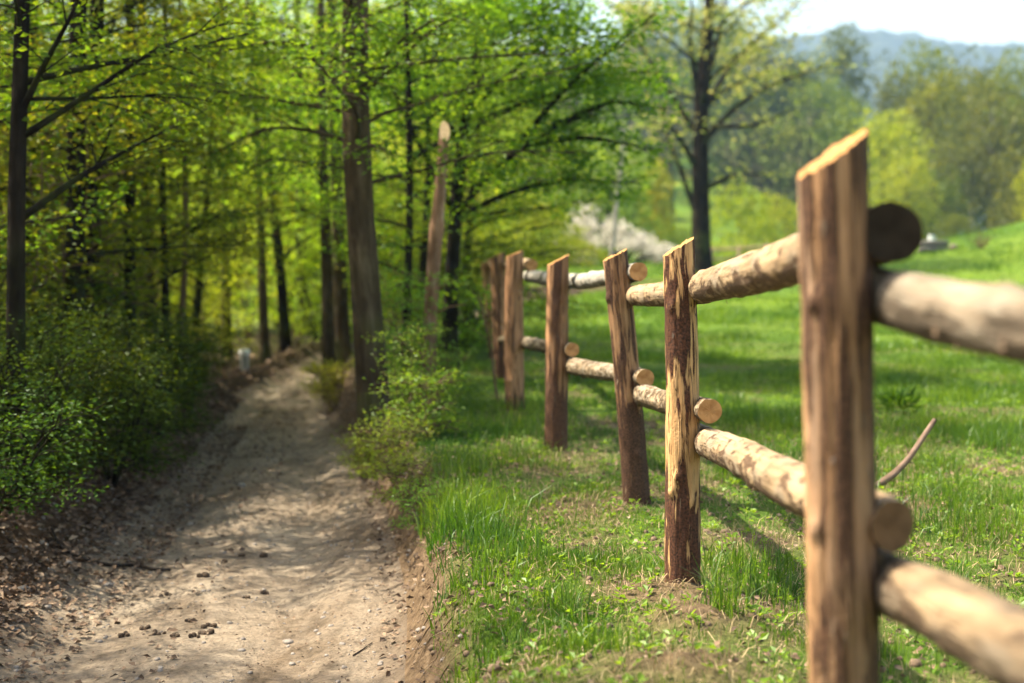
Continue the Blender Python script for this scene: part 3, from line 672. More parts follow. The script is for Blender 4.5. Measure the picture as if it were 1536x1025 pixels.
kind('shrub_a', BARK_DARK, LEAF_DARK, grow(106, [(wob(1.2, s, .12, (.4 * math.cos(s * 1.4), .4 * math.sin(s * 1.4))), .012, .004) for s in range(6)], nb=10, hb=(.12, 1), Lb=.62, elev=(15, 45), leaf=.042, dens=85, spray=.1, r0=.006, sec=7))
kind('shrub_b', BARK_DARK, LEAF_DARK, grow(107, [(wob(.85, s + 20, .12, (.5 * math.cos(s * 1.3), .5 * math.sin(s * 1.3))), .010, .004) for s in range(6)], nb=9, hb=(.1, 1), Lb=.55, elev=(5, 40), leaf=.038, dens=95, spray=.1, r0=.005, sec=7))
kind('sapling', BARK_TAN, LEAF_BRIGHT, grow(108, [(wob(1.5, s + 40, .1, (.35 * math.cos(s * 2.1), .3 * math.sin(s * 2.1))), .010, .003) for s in range(3)], nb=10, hb=(.1, 1), Lb=.5, elev=(15, 45), leaf=.05, dens=60, spray=.1, r0=.005, sec=6))
kind('weed', BARK_TAN, LEAF_BRIGHT, grow(109, [(wob(.55, s + 60, .08, (.22 * math.cos(s * 1.1), .22 * math.sin(s * 1.1))), .004, .002) for s in range(6)], nb=6, hb=(.15, 1), Lb=.22, elev=(15, 45), leaf=.036, dens=55, spray=.06, r0=.003, sec=8))

def px(u, d): return (u - 768) / FPX * d
# --- the trees that line the left bank, each with its own trunk path taken at its own distance
def bank_tree(label, pix, d, ra, rb, seed, bark=BARK_DARK, leafm=LEAF_BEECH, extra=2.5, nb=26, hb=(.3, .98), Lb=1.7, limbs=(), lr=.022, dens=105, name="beech_tree", elev=(8, 40), group=None, leaf=.052, az0=0., azspan=7., cat="tree", **kw):
    pts = [P(u, v, d + dd) for (u, v, dd) in [(p + (0,))[:3] if len(p) == 2 else p for p in pix]]
    b = pts[0].copy(); b[2] = H1(b[0], b[1]) - .06
    tip = pts[-1] + (pts[-1] - pts[-2]) / np.linalg.norm(pts[-1] - pts[-2]) * extra
    path = [p - b for p in ([b] + pts[1:] + [tip])]
    path = [np.zeros(3)] + path[1:]
    lm = [([P(u, v, d + dd) - b for (u, v, dd) in l], lr) for l in limbs]
    g = grow(seed, [(np.array(path), ra, rb)], nb=nb, hb=hb, Lb=Lb, limbs=lm, dens=dens, elev=elev, leaf=leaf, az0=az0, azspan=azspan, **kw)
    o = thing(name, label, cat, b, 0, group)
    g[0].obj("trunk", bark, o); V, F = g[1].mesh(g[2]); mesh_obj("crown", V, F, leafm, o, False)
    return o
bank_tree("dark beech at the left edge with long bare limbs over the path", [(22, 560), (22, 400), (28, 200), (34, 0)], 8.2, .062, .03, 201, extra=2.2, nb=15, hb=(.42, .98), Lb=1.6,
          limbs=[[(36, 125, 0), (110, 105, .2), (250, 80, .7), (385, 48, 1.2)], [(34, 205, 0), (120, 150, .1), (230, 75, .3), (350, 30, .6)], [(34, 165, 0), (70, 90, -.2), (110, 20, -.3), (140, -60, -.3)], [(30, 330, 0), (110, 270, .3), (190, 225, .7), (300, 170, 1.3)]])
bank_tree("dark trunk second from the left edge, straight and thick", [(110, 560), (113, 300), (118, 0)], 11, .085, .05, 202, extra=2.5, nb=24, hb=(.2, .95), az0=.3, azspan=7)
bank_tree("dark trunk leaning beside the second one from the left edge", [(138, 560), (137, 250), (146, 0)], 11.8, .075, .045, 203, extra=2.0, nb=20, hb=(.3, .95))
bank_tree("slim dark trunk with a kink between the paired trunks and the bent one", [(196, 570), (194, 330), (198, 120), (196, 0)], 12.6, .058, .03, 204, extra=1.5, nb=24, hb=(.16, .98))
bank_tree("slim slightly curved dark trunk just left of the bent tan sapling", [(250, 585), (248, 420), (243, 280), (246, 100)], 13.6, .042, .02, 205, extra=1.2, nb=20, hb=(.25, .98), Lb=1.4)
bank_tree("thin bent tan sapling stem leaning over the left bank", [(262, 590), (272, 480), (281, 390), (276, 200), (272, 80)], 13.9, .036, .017, 206, BARK_TAN, extra=1.2, nb=16, hb=(.5, .98), Lb=1.1)
# --- big grey trunk on the right bank
bank_tree("thick grey beech trunk leaning beside the right edge of the path", [(566, 655), (556, 520), (541, 340), (530, 200), (532, 60)], 10.9, .124, .086, 207, BARK_GREY, extra=3.2, nb=32, hb=(.32, .98), Lb=2.0, dens=115, elev=(-4, 40),
          limbs=[[(535, 150, 0), (600, 90, -.3), (650, 40, -.6), (700, 20, -.8)], [(528, 215, 0), (470, 195, .2), (400, 190, .5), (320, 230, .8)], [(532, 100, 0), (450, 60, .1), (350, 70, .3), (250, 110, .5)], [(530, 130, 0), (548, 120, -.5), (575, 110, -1.1)], [(530, 70, 0), (520, 60, -.5), (500, 70, -1.1)], [(534, 230, 0), (550, 215, -.4), (580, 225, -.9)], [(532, 30, 0), (545, 25, -.6), (550, 50, -1.2)]])
# --- spreading hornbeam behind the far posts
HL = [[(683, 330, 0), (710, 285, -.1), (760, 240, -.2), (830, 190, -.3), (900, 170, -.3)], [(690, 325, 0), (760, 288, .2), (850, 268, .4), (960, 275, .6)], [(790, 215, -.2), (880, 205, -.2), (980, 225, -.1)],
      [(682, 300, 0), (700, 200, .1), (720, 90, .2), (750, -40, .3)], [(720, 150, 0), (790, 90, -.2), (860, 20, -.4)], [(760, 240, -.2), (840, 140, -.6), (930, 60, -.9), (985, 20, -1.1)], [(720, 180, .2), (800, 150, .5), (900, 120, .8), (990, 120, 1.)],
      [(830, 190, -.3), (920, 150, -.5), (1000, 165, -.6)], [(682, 320, 0), (640, 240, -.2), (600, 160, -.4), (570, 90, -.5)], [(690, 220, 0), (650, 130, .2), (640, 40, .4)]]
bank_tree("spreading bright green hornbeam arching over the far end of the fence", [(672, 560), (677, 430), (682, 320), (690, 220), (715, 90), (730, 0)], 14.4, .085, .035, 208, BARK_DARK, LEAF_HORN, extra=1.6, nb=30, hb=(.42, .98), Lb=2.1, elev=(0, 45), leaf=.065, dens=130, limbs=HL, lr=.035, name="hornbeam_tree", sec=6.5)
bank_tree("twin dark stem rising between the grey trunk and the sawn stub", [(607, 590), (612, 440), (616, 280), (612, 100)], 13.6, .045, .02, 209, BARK_DARK, LEAF_HORN, extra=1.5, nb=26, hb=(.2, .98), Lb=1.5, leaf=.055, dens=80, name="hornbeam_tree")
bank_tree("slender leafy stem behind the sawn stub", [(628, 585), (630, 440), (645, 280), (640, 120)], 16., .05, .02, 210, BARK_DARK, LEAF_HORN, extra=1.6, nb=28, hb=(.15, .98), Lb=1.7, leaf=.058, dens=80, name="hornbeam_tree")
bank_tree("low dark branching hornbeam filling the gap behind the far posts", [(705, 560), (703, 470), (700, 380), (708, 300)], 17.2, .07, .03, 211, BARK_DARK, LEAF_HORN, extra=1., nb=34, hb=(.18, .98), Lb=1.9, elev=(-5, 30), leaf=.055, dens=90, name="hornbeam_tree", leafy_from=.05)
# --- sawn-off pole tree
def stub():
    pix = [(641, 580), (646, 470), (656, 330), (664, 240), (667, 197)]
    pts = [P(u, v, 12.) for u, v in pix]; b = pts[0].copy(); b[2] = H1(b[0], b[1]) - .08; pts[0] = b
    o = thing("tree_stub", "tall sawn off leaning tree stub with a pale slanted cut", "tree stub", b)
    C = smooth_path([p - b for p in pts], 30, 3); B = Buf(); f = np.linspace(0, 1, 30)
    rad = np.interp(f, [0, .1, .5, .62, .66, .7, 1], [.078, .062, .055, .056, .062, .05, .042])
    B.tube(C, rad, 18, rough=.3, seed=9)
    n = len(B.V[0]); k = 18; top = B.V[0][-k:]; cen = top.mean(0)
    top[:, 2] += (top[:, 1] - cen[1]) * 2.1 + (top[:, 0] - cen[0]) * -.4
    B.V[0][-k:] = top
    for (fq, az, l, e) in ((.28, 2.6, .5, .2), (.34, -.4, .35, .3), (.2, 3.3, .4, .1), (.42, .3, .2, .5)):
        p = interp_path(C, np.array([fq]))[0]; q = p + l * np.array((math.cos(az) * math.cos(e), math.sin(az) * math.cos(e), math.sin(e)))
        B.tube([p, (p + q) / 2 + (0, 0, .03), q], [.012, .008, .003], 6)
    tr_ = B.obj("trunk", BARK_STUB, o)
    cen = top.mean(0); Vc = np.concatenate([top + (0, -.001, .001), [cen + (0, -.001, .001)]])
    Fc = np.array([[i, (i + 1) % k, k] for i in range(k)])
    mesh_obj("cut_face", Vc, Fc, cut_mat("pale saw cut", (.62, .44, .26), (.72, .55, .35), (.8, .75, .7)), o, True, {'grain': Vc - cen})
stub()

# --- deep forest
rng = np.random.default_rng(77)
named = [("dark trunk left of the white marker post", 338, 20.5, 'deep_c', .75), ("leaning dark trunk just right of the white marker post", 398, 18.6, 'deep_c', .62), ("very thin dark stem right of the leaning one behind the path's end", 428, 20., 'beech_c', 1.5),
         ("stout mossy trunk beyond the bend of the path", 458, 24., 'deep_c', .95), ("dark trunk close behind the thick grey beech", 494, 16.6, 'deep_c', .75), ("dark bare trunk showing left of the grey beech", 515, 19., 'deep_c', 1.0)]
for (lab, u, d, k_, s_) in named:
    tree(k_, "beech_tree", lab, "tree", px(u, d), d, rng.uniform(0, 6), s_, None, LEAF_YEL)
GD = "trees deep in the sunlit forest"
spots = [(285, 30), (335, 38), (385, 46), (430, 36), (470, 52), (510, 40), (548, 29), (590, 46), (625, 36), (665, 52), (700, 40), (712, 60), (800, 64), (860, 68), (300, 62), (360, 68), (420, 63), (240, 66), (170, 64), (100, 68), (30, 64), (490, 69), (560, 66), (640, 67), (205, 56), (60, 54), (-40, 60)]
for i, (u, d) in enumerate(spots):
    tree('deep_a' if i % 2 else 'deep_b', "beech_tree", "thin trunked tree with yellow green leaves deep in the forest", "tree", px(u, d), d, rng.uniform(0, 6), rng.uniform(.9, 1.1) * (.70 if d < 37 else .9 if d < 50 else 1.5), GD)
for i, (u, d, sc_) in enumerate([(268, 19.5, 1.2), (300, 22, 1.5), (330, 25, 1.9), (372, 23, 1.5), (415, 26, 1.9), (445, 22, 1.5), (480, 21, 1.5), (515, 24, 1.8), (560, 21, 1.6), (590, 19, 1.3), (355, 33, 2.6), (430, 36, 2.8), (290, 31, 2.4), (230, 24, 1.8), (500, 33, 2.4), (180, 20, 1.5), (640, 19.5, 1.4), (690, 23, 1.7), (110, 19, 2.2), (60, 24, 3.), (160, 30, 3.)]):
    tree('sapling' if i % 2 else 'shrub_a', "understory_bush", "yellow green leafy bush growing under the trees beyond the path's bend", "bush", px(u, d), d, i * 1.3, sc_, "bushes under the deep forest trees", LEAF_YEL, names=("stem", "foliage"))
for i, (u, d, sc_) in enumerate([(20, 10.5, 1.5), (90, 11.5, 1.5), (60, 14, 2.), (160, 12.5, 1.3), (215, 15, 1.4), (20, 17, 2.2), (-30, 12.5, 1.8), (130, 18, 2.1)]):
    tree('sapling', "young_beech", "slender young beech with dark green leaves among the trunks of the left bank", "sapling", px(u, d), d, i * 1.7, sc_, "young beeches under the left bank trees", LEAF_BEECH, names=("stem", "foliage"))
GN = "shaded trees crowding the left bank"
near = [(-20, 12.5), (50, 13.5), (165, 15.5), (225, 16.5), (-150, 14), (290, 17.2), (-200, 9)]
near += [(x_ / d_ * FPX + 768, d_) for x_, d_ in ((-6.6, 6.), (-7.6, 8.6), (-6.9, 11.2), (-8.4, 13.6), (-8., 4.), (-4.6, 4.6))]  # beeches out of view, added to shade the left bank and path
for i, (u, d) in enumerate(near):
    tree(('beech_a', 'beech_b', 'beech_c')[i % 3], "beech_tree", "dark trunked beech in the shaded wood above the left bank", "tree", px(u, d), d, rng.uniform(0, 6), rng.uniform(.85, 1.1), GN)

# --- shrubs on the left bank
GS = "shrubs massed on the left bank"
sh = [(-30, 7.3, 1.0), (25, 8.1, .9), (-10, 8.6, 1.15), (75, 8.9, .8), (20, 9.4, 1.2), (165, 9.4, .9), (95, 9.6, 1.15), (205, 10.4, .85), (150, 11, 1.15), (235, 11.6, .85), (60, 11.4, 1.3), (280, 13.6, .7), (205, 13.2, 1.), (300, 15.6, .7), (110, 13.4, 1.2), (-60, 9.6, 1.3)]
for i, (u, d, s_) in enumerate(sh):
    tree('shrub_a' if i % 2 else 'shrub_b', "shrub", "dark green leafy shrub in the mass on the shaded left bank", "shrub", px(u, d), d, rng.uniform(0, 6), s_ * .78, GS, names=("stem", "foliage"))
for (lab, u, d, k_, s_, lm) in [
    ("bright green sapling leaning over the foot of the grey beech", 606, 9.9, 'sapling', .5, None), ("bright leafy sapling between the grey beech and the sawn stub", 618, 11.6, 'sapling', .72, None),
    ("leafy weeds spilling down the bank below the grey beech", 588, 9.3, 'weed', .7, None), ("pale leaved weeds in the grass right of the grey beech", 640, 9.6, 'weed', .8, None), ("low weeds on the crumbling edge of the bank", 606, 8.3, 'weed', .55, None),
    ("small weeds beside the path nearest the tall grass", 632, 7.5, 'weed', .42, None), ("leafy tuft at the foot of the sawn stub", 668, 12.6, 'weed', .6, None), ("bushy weeds behind the sawn stub", 632, 13.6, 'sapling', .5, None),
    ("yellow green mossy bush on the bank where the path bends", 497, 14.5, 'weed', .8, LEAF_LIME), ("lower yellow green bush at the bend of the path", 484, 15.8, 'weed', .7, LEAF_LIME), ("dark bush below the hornbeam behind the farthest posts", 700, 16.2, 'shrub_a', .9, LEAF_HORN),
    ("dark leafy bush left of the farthest post", 668, 15.2, 'shrub_b', .9, LEAF_HORN), ("yellow moss clump at the root of the grey beech", 543, 10.4, 'weed', .5, LEAF_LIME)]:
    x = px(u, d)
    tree(k_, "bush", lab, "bush", x, d, rng.uniform(0, 6), s_, None, lm, names=("stem", "foliage"), sink=.02)

# --- meadow trees
def clump_tree(seed, Ht, Rw, base=.25, nl=13, n=3600, leaf=.32, tr=.16, limbs=7, hollow=.35):
    r = np.random.default_rng(seed); B = Buf(); LV = Leaves()
    C = wob(Ht * .9, seed, .25 * Ht / 10); B.tube(smooth_path(C, 14), np.linspace(tr, tr * .2, 14), 8, rough=.1, seed=seed)
    per = n // nl
    for i in range(nl):
        f = base + (1 - base) * (i + .5) / nl; az = i * 2.4 + r.normal(0, .4)
        prof = math.sqrt(max(.05, 1 - (((f - base) / (1 - base) - .42) / .64) ** 2))
        c = np.array((math.cos(az), math.sin(az), 0)) * Rw * prof * r.uniform(.35, .75) + np.array((0, 0, Ht * (f * .93)))
        st = interp_path(C, np.array([min(.95, max(.1, f - .15))]))[0]
        if i % 2 == 0 or i < limbs: B.tube(smooth_path([st, (st + c) / 2 + (0, 0, .05 * Ht), c], 6, 1), np.linspace(tr * .35, .02, 6), 5)
        rad = np.array((Rw * .55, Rw * .55, Ht * .13)) * r.uniform(.7, 1.15)
        d = unit(r.normal(0, 1, (per, 3))); q = hollow + (1 - hollow) * r.random(per) ** .6
        q = q * (1 + .25 * fbm(d[:, 0] * 2.5 + i, d[:, 1] * 2.5, d[:, 2] * 2.5, seed, 2))
        LV.add(c + d * rad * q[:, None], d * .7 + r.normal(0, .6, (per, 3)) - (0, 0, .3), leaf * r.uniform(.5, 1.3, per))
    return B, LV, r
kind('clump_a', BARK_DARK, LEAF_GREEN, clump_tree(301, 10, 3.4), .8, 1.2)
kind('clump_b', BARK_DARK, LEAF_GREEN, clump_tree(302, 10, 2.6, .18, 16, 4200, .3), .8, 1.2)
kind('clump_c', BARK_GREY, LEAF_OLIVE, clump_tree(303, 10, 3.0, .35, 14, 2600, .28, .18, 14, .1), .8, 1.2)
kind('clump_d', BARK_GREY, LEAF_LIME, clump_tree(304, 3.2, 2.0, .05, 12, 3000, .15, .05), .8, 1.2)
kind('clump_e', BARK_BIRCH, LEAF_OLIVE, clump_tree(305, 12, 2.2, .45, 12, 2000, .28, .14, 12, .1), .8, 1.2)

def far_tree(k_, label, u, vt, d, lm, wpx=None, zb=None, rz=0., hk=10., wk=6.2, group=None, name="broadleaf_tree"):
    x = px(u, d); z = H1(x, d) if zb is None else zb
    top = P(u, vt, d)[2]; s = (top - z) / hk
    sx = s if wpx is None else wpx / FPX * d / wk
    return tree(k_, name, label, "tree", x, d, rz, (sx, sx, s), group, lm, z=z, sink=.1)
# tall sparse tree in the meadow
ML = [[(1046, 330, 0), (1025, 265, 0), (1005, 215, .3), (985, 150, .6)], [(1050, 225, 0), (1075, 185, -.4), (1130, 140, -1), (1180, 118, -1.5), (1262, 92, -2)], [(1048, 180, 0), (1080, 120, .6), (1120, 70, 1.2), (1165, 40, 1.6), (1215, -20, 2)], [(1046, 150, 0), (1035, 60, 0), (1040, -40, .3)],
      [(1050, 165, 0), (1075, 70, -1), (1090, -20, -1.4)], [(1046, 205, 0), (1000, 130, .6), (960, 70, 1.4), (930, 20, 1.8)], [(1070, 190, -.4), (1130, 190, -1.4), (1190, 165, -2)], [(1055, 285, 0), (1100, 262, -.6), (1150, 262, -1)], [(1044, 250, 0), (1010, 190, -.8), (975, 185, -1.6)]]
bank_tree("tall sparse tree with pale unfolding leaves alone in the meadow", [(1052, 408), (1052, 330), (1050, 240), (1050, 160), (1060, 60), (1066, -10)], 34, .25, .09, 220, BARK_DARK, LEAF_PALE, extra=2.5, nb=20, hb=(.4, .98), Lb=3.6, elev=(10, 50), leaf=.14, dens=24, limbs=ML, lr=.075, r0=.022, spray=.35, sec=3.2, name="meadow_tree", leafy_from=.25)
bank_tree("thin pale birch leaning right of the white blossom", [(917, 398), (920, 350), (926, 300), (932, 240)], 31, .07, .03, 221, BARK_BIRCH, LEAF_HORN, extra=.8, nb=14, hb=(.55, .98), Lb=1.3, leaf=.1, dens=26, name="birch_tree", spray=.2)
def blossom():
    d = 43; x = px(935, d); z = H1(x, d); o = thing("blossom_tree", "low spreading tree white with blossom behind the meadow", "tree", (x, d, z - .1))
    r = np.random.default_rng(330); B = Buf(); LV = Leaves()
    for i in range(26):
        f = i / 25; h = (1.75 - 1.15 * f) * r.uniform(.55, 1.05); c = np.array((-1.25 + 2.6 * f + r.normal(0, .12), r.normal(0, .5), h))
        B.tube(smooth_path([(0, 0, 0), (c[0] * .4, c[1] * .4, h * .7), c], 6, 1), np.linspace(.05, .012, 6), 6)
        n = 140; d3 = unit(r.normal(0, 1, (n, 3))); LV.add(c + d3 * (.50, .5, .27) * r.random((n, 1)) ** .7, r.normal(0, 1, (n, 3)), .085 * r.uniform(.5, 1.3, n))
    B.obj("trunk", BARK_DARK, o); V, F = LV.mesh(r, .9, 1.2); mesh_obj("crown", V, F, PETAL, o, False)
blossom()
far_tree('clump_d', "smaller white blossom bush left of the large one", 868, 312, 44, PETAL, 70, None, 1., 3.2, 4., name="blossom_tree")
far_tree('clump_d', "lime green bush left of the white blossom", 815, 300, 38, LEAF_LIME, 130, None, 2., 3.2, 4., name="lime_bush")
far_tree('clump_d', "low lime bush below the white blossom at the meadow's edge", 855, 352, 40, LEAF_LIME, 110, None, 2.6, 3.2, 4., name="lime_bush")
far_tree('clump_a', "lime tree filling the gap above the blossom", 905, 215, 58, LEAF_LIME, 150, None, 2.2)
far_tree('clump_b', "slim yellow green tree left of the meadow tree's trunk", 985, 235, 62, LEAF_LIME, 80, None, .4)
far_tree('clump_d', "yellow green bush just right of the meadow tree's trunk", 1110, 275, 56, LEAF_LIME, 130, None, .8, 3.2, 4., name="lime_bush")
far_tree('clump_d', "rounded yellow green bush left of the nearest post", 1165, 290, 60, LEAF_LIME, 110, None, 1.8, 3.2, 4., name="lime_bush")
far_tree('clump_d', "low green bush at the far rail fence", 1015, 335, 54, LEAF_GREEN, 100, None, 2.8, 3.2, 4., name="lime_bush")
far_tree('clump_a', "bright yellow tree behind the top of the nearest post", 1325, 172, 84, LEAF_LIME, 150, -.2, .3)
far_tree('clump_c', "yellow olive tree right behind the dark log end", 1355, 225, 78, LEAF_LIME, 110, -.2, 1.5)
far_tree('clump_b', "rounded green tree in the middle of the right wood", 1392, 108, 100, LEAF_GREEN, 150, -.2, 2.2)
far_tree('clump_c', "olive tree at the left of the wood's highest crowns", 1340, 92, 122, LEAF_OLIVE, 110, 0., 2.9)
far_tree('clump_a', "tall yellow green crown topping the right wood", 1382, 66, 126, LEAF_GREEN, 120, 0., 4.)
far_tree('clump_e', "olive tree with pale bare trunk right of the rounded green one", 1455, 105, 94, LEAF_OLIVE, 110, -.2, 1., 12., 4.6)
far_tree('clump_e', "olive tree with pale trunk behind the dry twigs", 1488, 118, 90, LEAF_OLIVE, 100, -.2, 2., 12., 4.6)
far_tree('clump_c', "broad olive crown at the top right of the wood", 1478, 84, 112, LEAF_OLIVE, 150, 0., 3.3)
far_tree('clump_a', "tall yellowish crown at the right edge of the photo", 1535, 80, 108, LEAF_GREEN, 120, 0., 5.2)
far_tree('clump_b', "dark green tree at the right edge below the tall crown", 1520, 150, 88, LEAF_OLIVE, 130, -.2, .9)
far_tree('clump_c', "dark olive tree low in the wood behind the pale trunks", 1425, 200, 90, LEAF_OLIVE, 120, -.2, 4.4)
far_tree('clump_b', "green tree low between the yellow tree and the pale trunks", 1290, 250, 92, LEAF_OLIVE, 100, -.2, 5.)
far_tree('clump_a', "wide green tree behind the nearest post's sawn top", 1270, 150, 104, LEAF_GREEN, 120, -.2, 3.7)
far_tree('clump_c', "olive crown between the two highest crowns of the right wood", 1430, 92, 128, LEAF_OLIVE, 130, 0., 1.9)
far_tree('clump_a', "pale green crown in front of the broad olive one", 1495, 150, 100, LEAF_GREEN, 130, -.2, 2.7)
far_tree('clump_b', "green crown filling the wood above the dark log end", 1345, 165, 108, LEAF_GREEN, 130, -.2, 4.9)
far_tree('clump_c', "shadowy olive tree low at the right border of the photo", 1550, 190, 82, LEAF_OLIVE, 140, -.2, 3.9)
far_tree('clump_c', "low olive tree in the dark gap left of the pale trunks", 1400, 255, 80, LEAF_OLIVE, 120, -.2, 5.9)
far_tree('clump_d', "grey green bush at the crest of the meadow", 1432, 318, 62, LEAF_OLIVE, 70, None, 2., 3.2, 4., name="grey_bush")
far_tree('clump_d', "lime sprig bush at the right border of the photo", 1552, 225, 60, LEAF_LIME, 70, None, 3., 3.2, 4., name="lime_bush")
far_tree('clump_a', "round topped tree standing out on the hill against the blue ridge", 1256, 40, 150, LEAF_OLIVE, 84, None, 1.)
far_tree('clump_a', "green tree on the slope below the round topped one", 1225, 120, 132, LEAF_GREEN, 100, None, 2.)
far_tree('clump_b', "green tree on the slope left of the round topped one", 1165, 130, 140, LEAF_OLIVE, 100, None, 3.)
far_tree('clump_a', "yellowish tree at the foot of the wooded slope", 1190, 190, 118, LEAF_GREEN, 80, None, .5)
far_tree('clump_c', "bare brownish tree on the slope behind the meadow tree", 1120, 160, 135, LEAF_BROWN, 110, None, 1.2)
far_tree('clump_c', "bare brownish tree between the meadow tree and the hornbeam", 985, 150, 128, LEAF_BROWN, 120, None, 2.2)
far_tree('clump_a', "soft green tree high behind the meadow tree", 1085, 15, 150, LEAF_GREEN, 130, None, 3.2)
far_tree('clump_b', "soft green tree high behind the hornbeam's tip", 960, -15, 145, LEAF_GREEN, 130, None, 4.2)

far_tree('clump_a', "hazy green crown closing the sky gap left of the meadow tree", 1020, -10, 140, LEAF_GREEN, 150, None, 1.6)
far_tree('clump_c', "hazy olive crown right of the meadow tree's upper limbs", 1145, 55, 142, LEAF_OLIVE, 110, None, 2.6)
far_tree('clump_a', "hazy green crown just left of the round topped tree", 1200, 82, 140, LEAF_OLIVE, 100, None, .4)
# far-off wood on the slope, one mass
def slope_woods():
    r = np.random.default_rng(5); LV = Leaves(); B = Buf()
    for i in range(150):
        y = r.uniform(100, 175); u = r.uniform(640, 1235); x = px(u, y); z = H1(x, y); h = r.uniform(5, 9); rad = r.uniform(1.6, 2.8)
        B.tube([(x, y, z - .3), (x + r.normal(0, .2), y, z + h * .6), (x + r.normal(0, .4), y, z + h)], [.16, .10, .03], 5)
        for q in range(4):
            c = np.array((x + r.normal(0, rad * .4), y + r.normal(0, rad * .4), z + h * (.45 + .16 * q)))
            d = unit(r.normal(0, 1, (80, 3))); LV.add(c + d * (rad * .75, rad * .75, h * .18) * (.2 + .8 * r.random((80, 1))), r.normal(0, 1, (80, 3)), .42 * r.uniform(.5, 1.3, 80))
    V, F = LV.mesh(r, .8, 1.2)
    m, out, N, Lk = M("mixed far wood"); tc = N('TexCoord'); n = N('TexNoise', i_Scale=.07, i_Detail=3.); Lk(tc.outputs['Object'], n.inputs['Vector'])
    rp = ramp(N, [(.35, (.085, .068, .048)), (.48, (.09, .09, .04)), (.62, (.09, .13, .02))]); Lk(n.outputs[0], rp.inputs[0])
    d = N('BsdfDiffuse'); Lk(rp.outputs[0], d.inputs[0]); Lk(d.outputs[0], out.inputs[0])
    o = mesh_obj("slope_woods", V, F, m, None, False, None, 'stuff'); tag(o, "mass of half bare trees on the far slope", "woods")
    t_ = B.obj("woods_trunks", BARK_DARK, o)
slope_woods()

# ------------------------------------------------------------------ grass, litter, stones
def frustum_pts(r, n, y0, y1, p=1., umin=-40, umax=1580):
    y = (y0 ** p + (y1 ** p - y0 ** p) * r.random(n)) ** (1 / p); u = r.uniform(umin, umax, n)
    return (u - 768) / FPX * y, y

def blades(r, x, y, hgt, wid, lean=.5):
    n = len(x); z = H(x, y); b = np.stack([x, y, z - .004], 1)
    az = r.uniform(0, 2 * np.pi, n); d = np.stack([np.cos(az), np.sin(az), 0 * az], 1)
    fa = r.uniform(0, 2 * np.pi, n); s = np.stack([np.cos(fa), np.sin(fa), 0 * fa], 1)
    ln = (lean * r.random(n) ** 1.3)[:, None] * hgt[:, None]; h = hgt[:, None]; up = np.array((0, 0, 1.)); w_ = wid[:, None]
    m = b + d * ln * .28 + up * h * .55; t_ = b + d * ln + up * h * (1 - .25 * (ln / h) ** 2)
    V = np.stack([b - s * w_, b + s * w_, m - s * w_ * .8, m + s * w_ * .8, t_ - s * w_ * .12, t_ + s * w_ * .12], 1)
    i = np.arange(n)[:, None] * 6
    F = np.concatenate([i + np.array([[0, 1, 3, 2]]), i + np.array([[2, 3, 5, 4]])], 1).reshape(-1, 4)
    return V.reshape(-1, 3), F

def patchy(m):
    t = m.node_tree; hs = [n for n in t.nodes if n.type == 'HUE_SAT'][0]; src = hs.inputs['Color'].links[0].from_socket
    tc = t.nodes.new('ShaderNodeTexCoord'); n = t.nodes.new('ShaderNodeTexNoise'); n.inputs['Scale'].default_value = .9; n.inputs['Detail'].default_value = 5
    r = t.nodes.new('ShaderNodeValToRGB'); r.color_ramp.elements[0].position = .36; r.color_ramp.elements[0].color = (.42, .56, .55, 1); r.color_ramp.elements[1].position = .62; r.color_ramp.elements[1].color = (1.2, 1.05, .9, 1)
    mx = t.nodes.new('ShaderNodeMix'); mx.data_type = 'RGBA'; mx.blend_type = 'MULTIPLY'; mx.inputs[0].default_value = 1
    t.links.new(tc.outputs['Object'], n.inputs['Vector']); t.links.new(n.outputs[0], r.inputs[0]); t.links.new(src, mx.inputs[6]); t.links.new(r.outputs[0], mx.inputs[7]); t.links.new(mx.outputs[2], hs.inputs['Color'])
    return m
GRASS = leaf_mat("grass blade", (.045, .11, .007), (.165, .27, .018), (1.6, 1.45, .8), .5, .06)
patchy(GRASS)
DRYG = island_mat("dry grass", [(0, (.24, .17, .08)), (1, (.42, .33, .18))], .8, .2)
def on_verge(x, y, r):
    s = x - XC(y); w_ = W(y)
    F = forest_mask(x, y)
    return (np.abs(s) > w_ + .20 + .16 * fbm(x * 2.5, y * 2.5, 0, 98, 3) + .14 * r.random(len(x)) ** 2) & (r.random(len(x)) > F * 1.05)
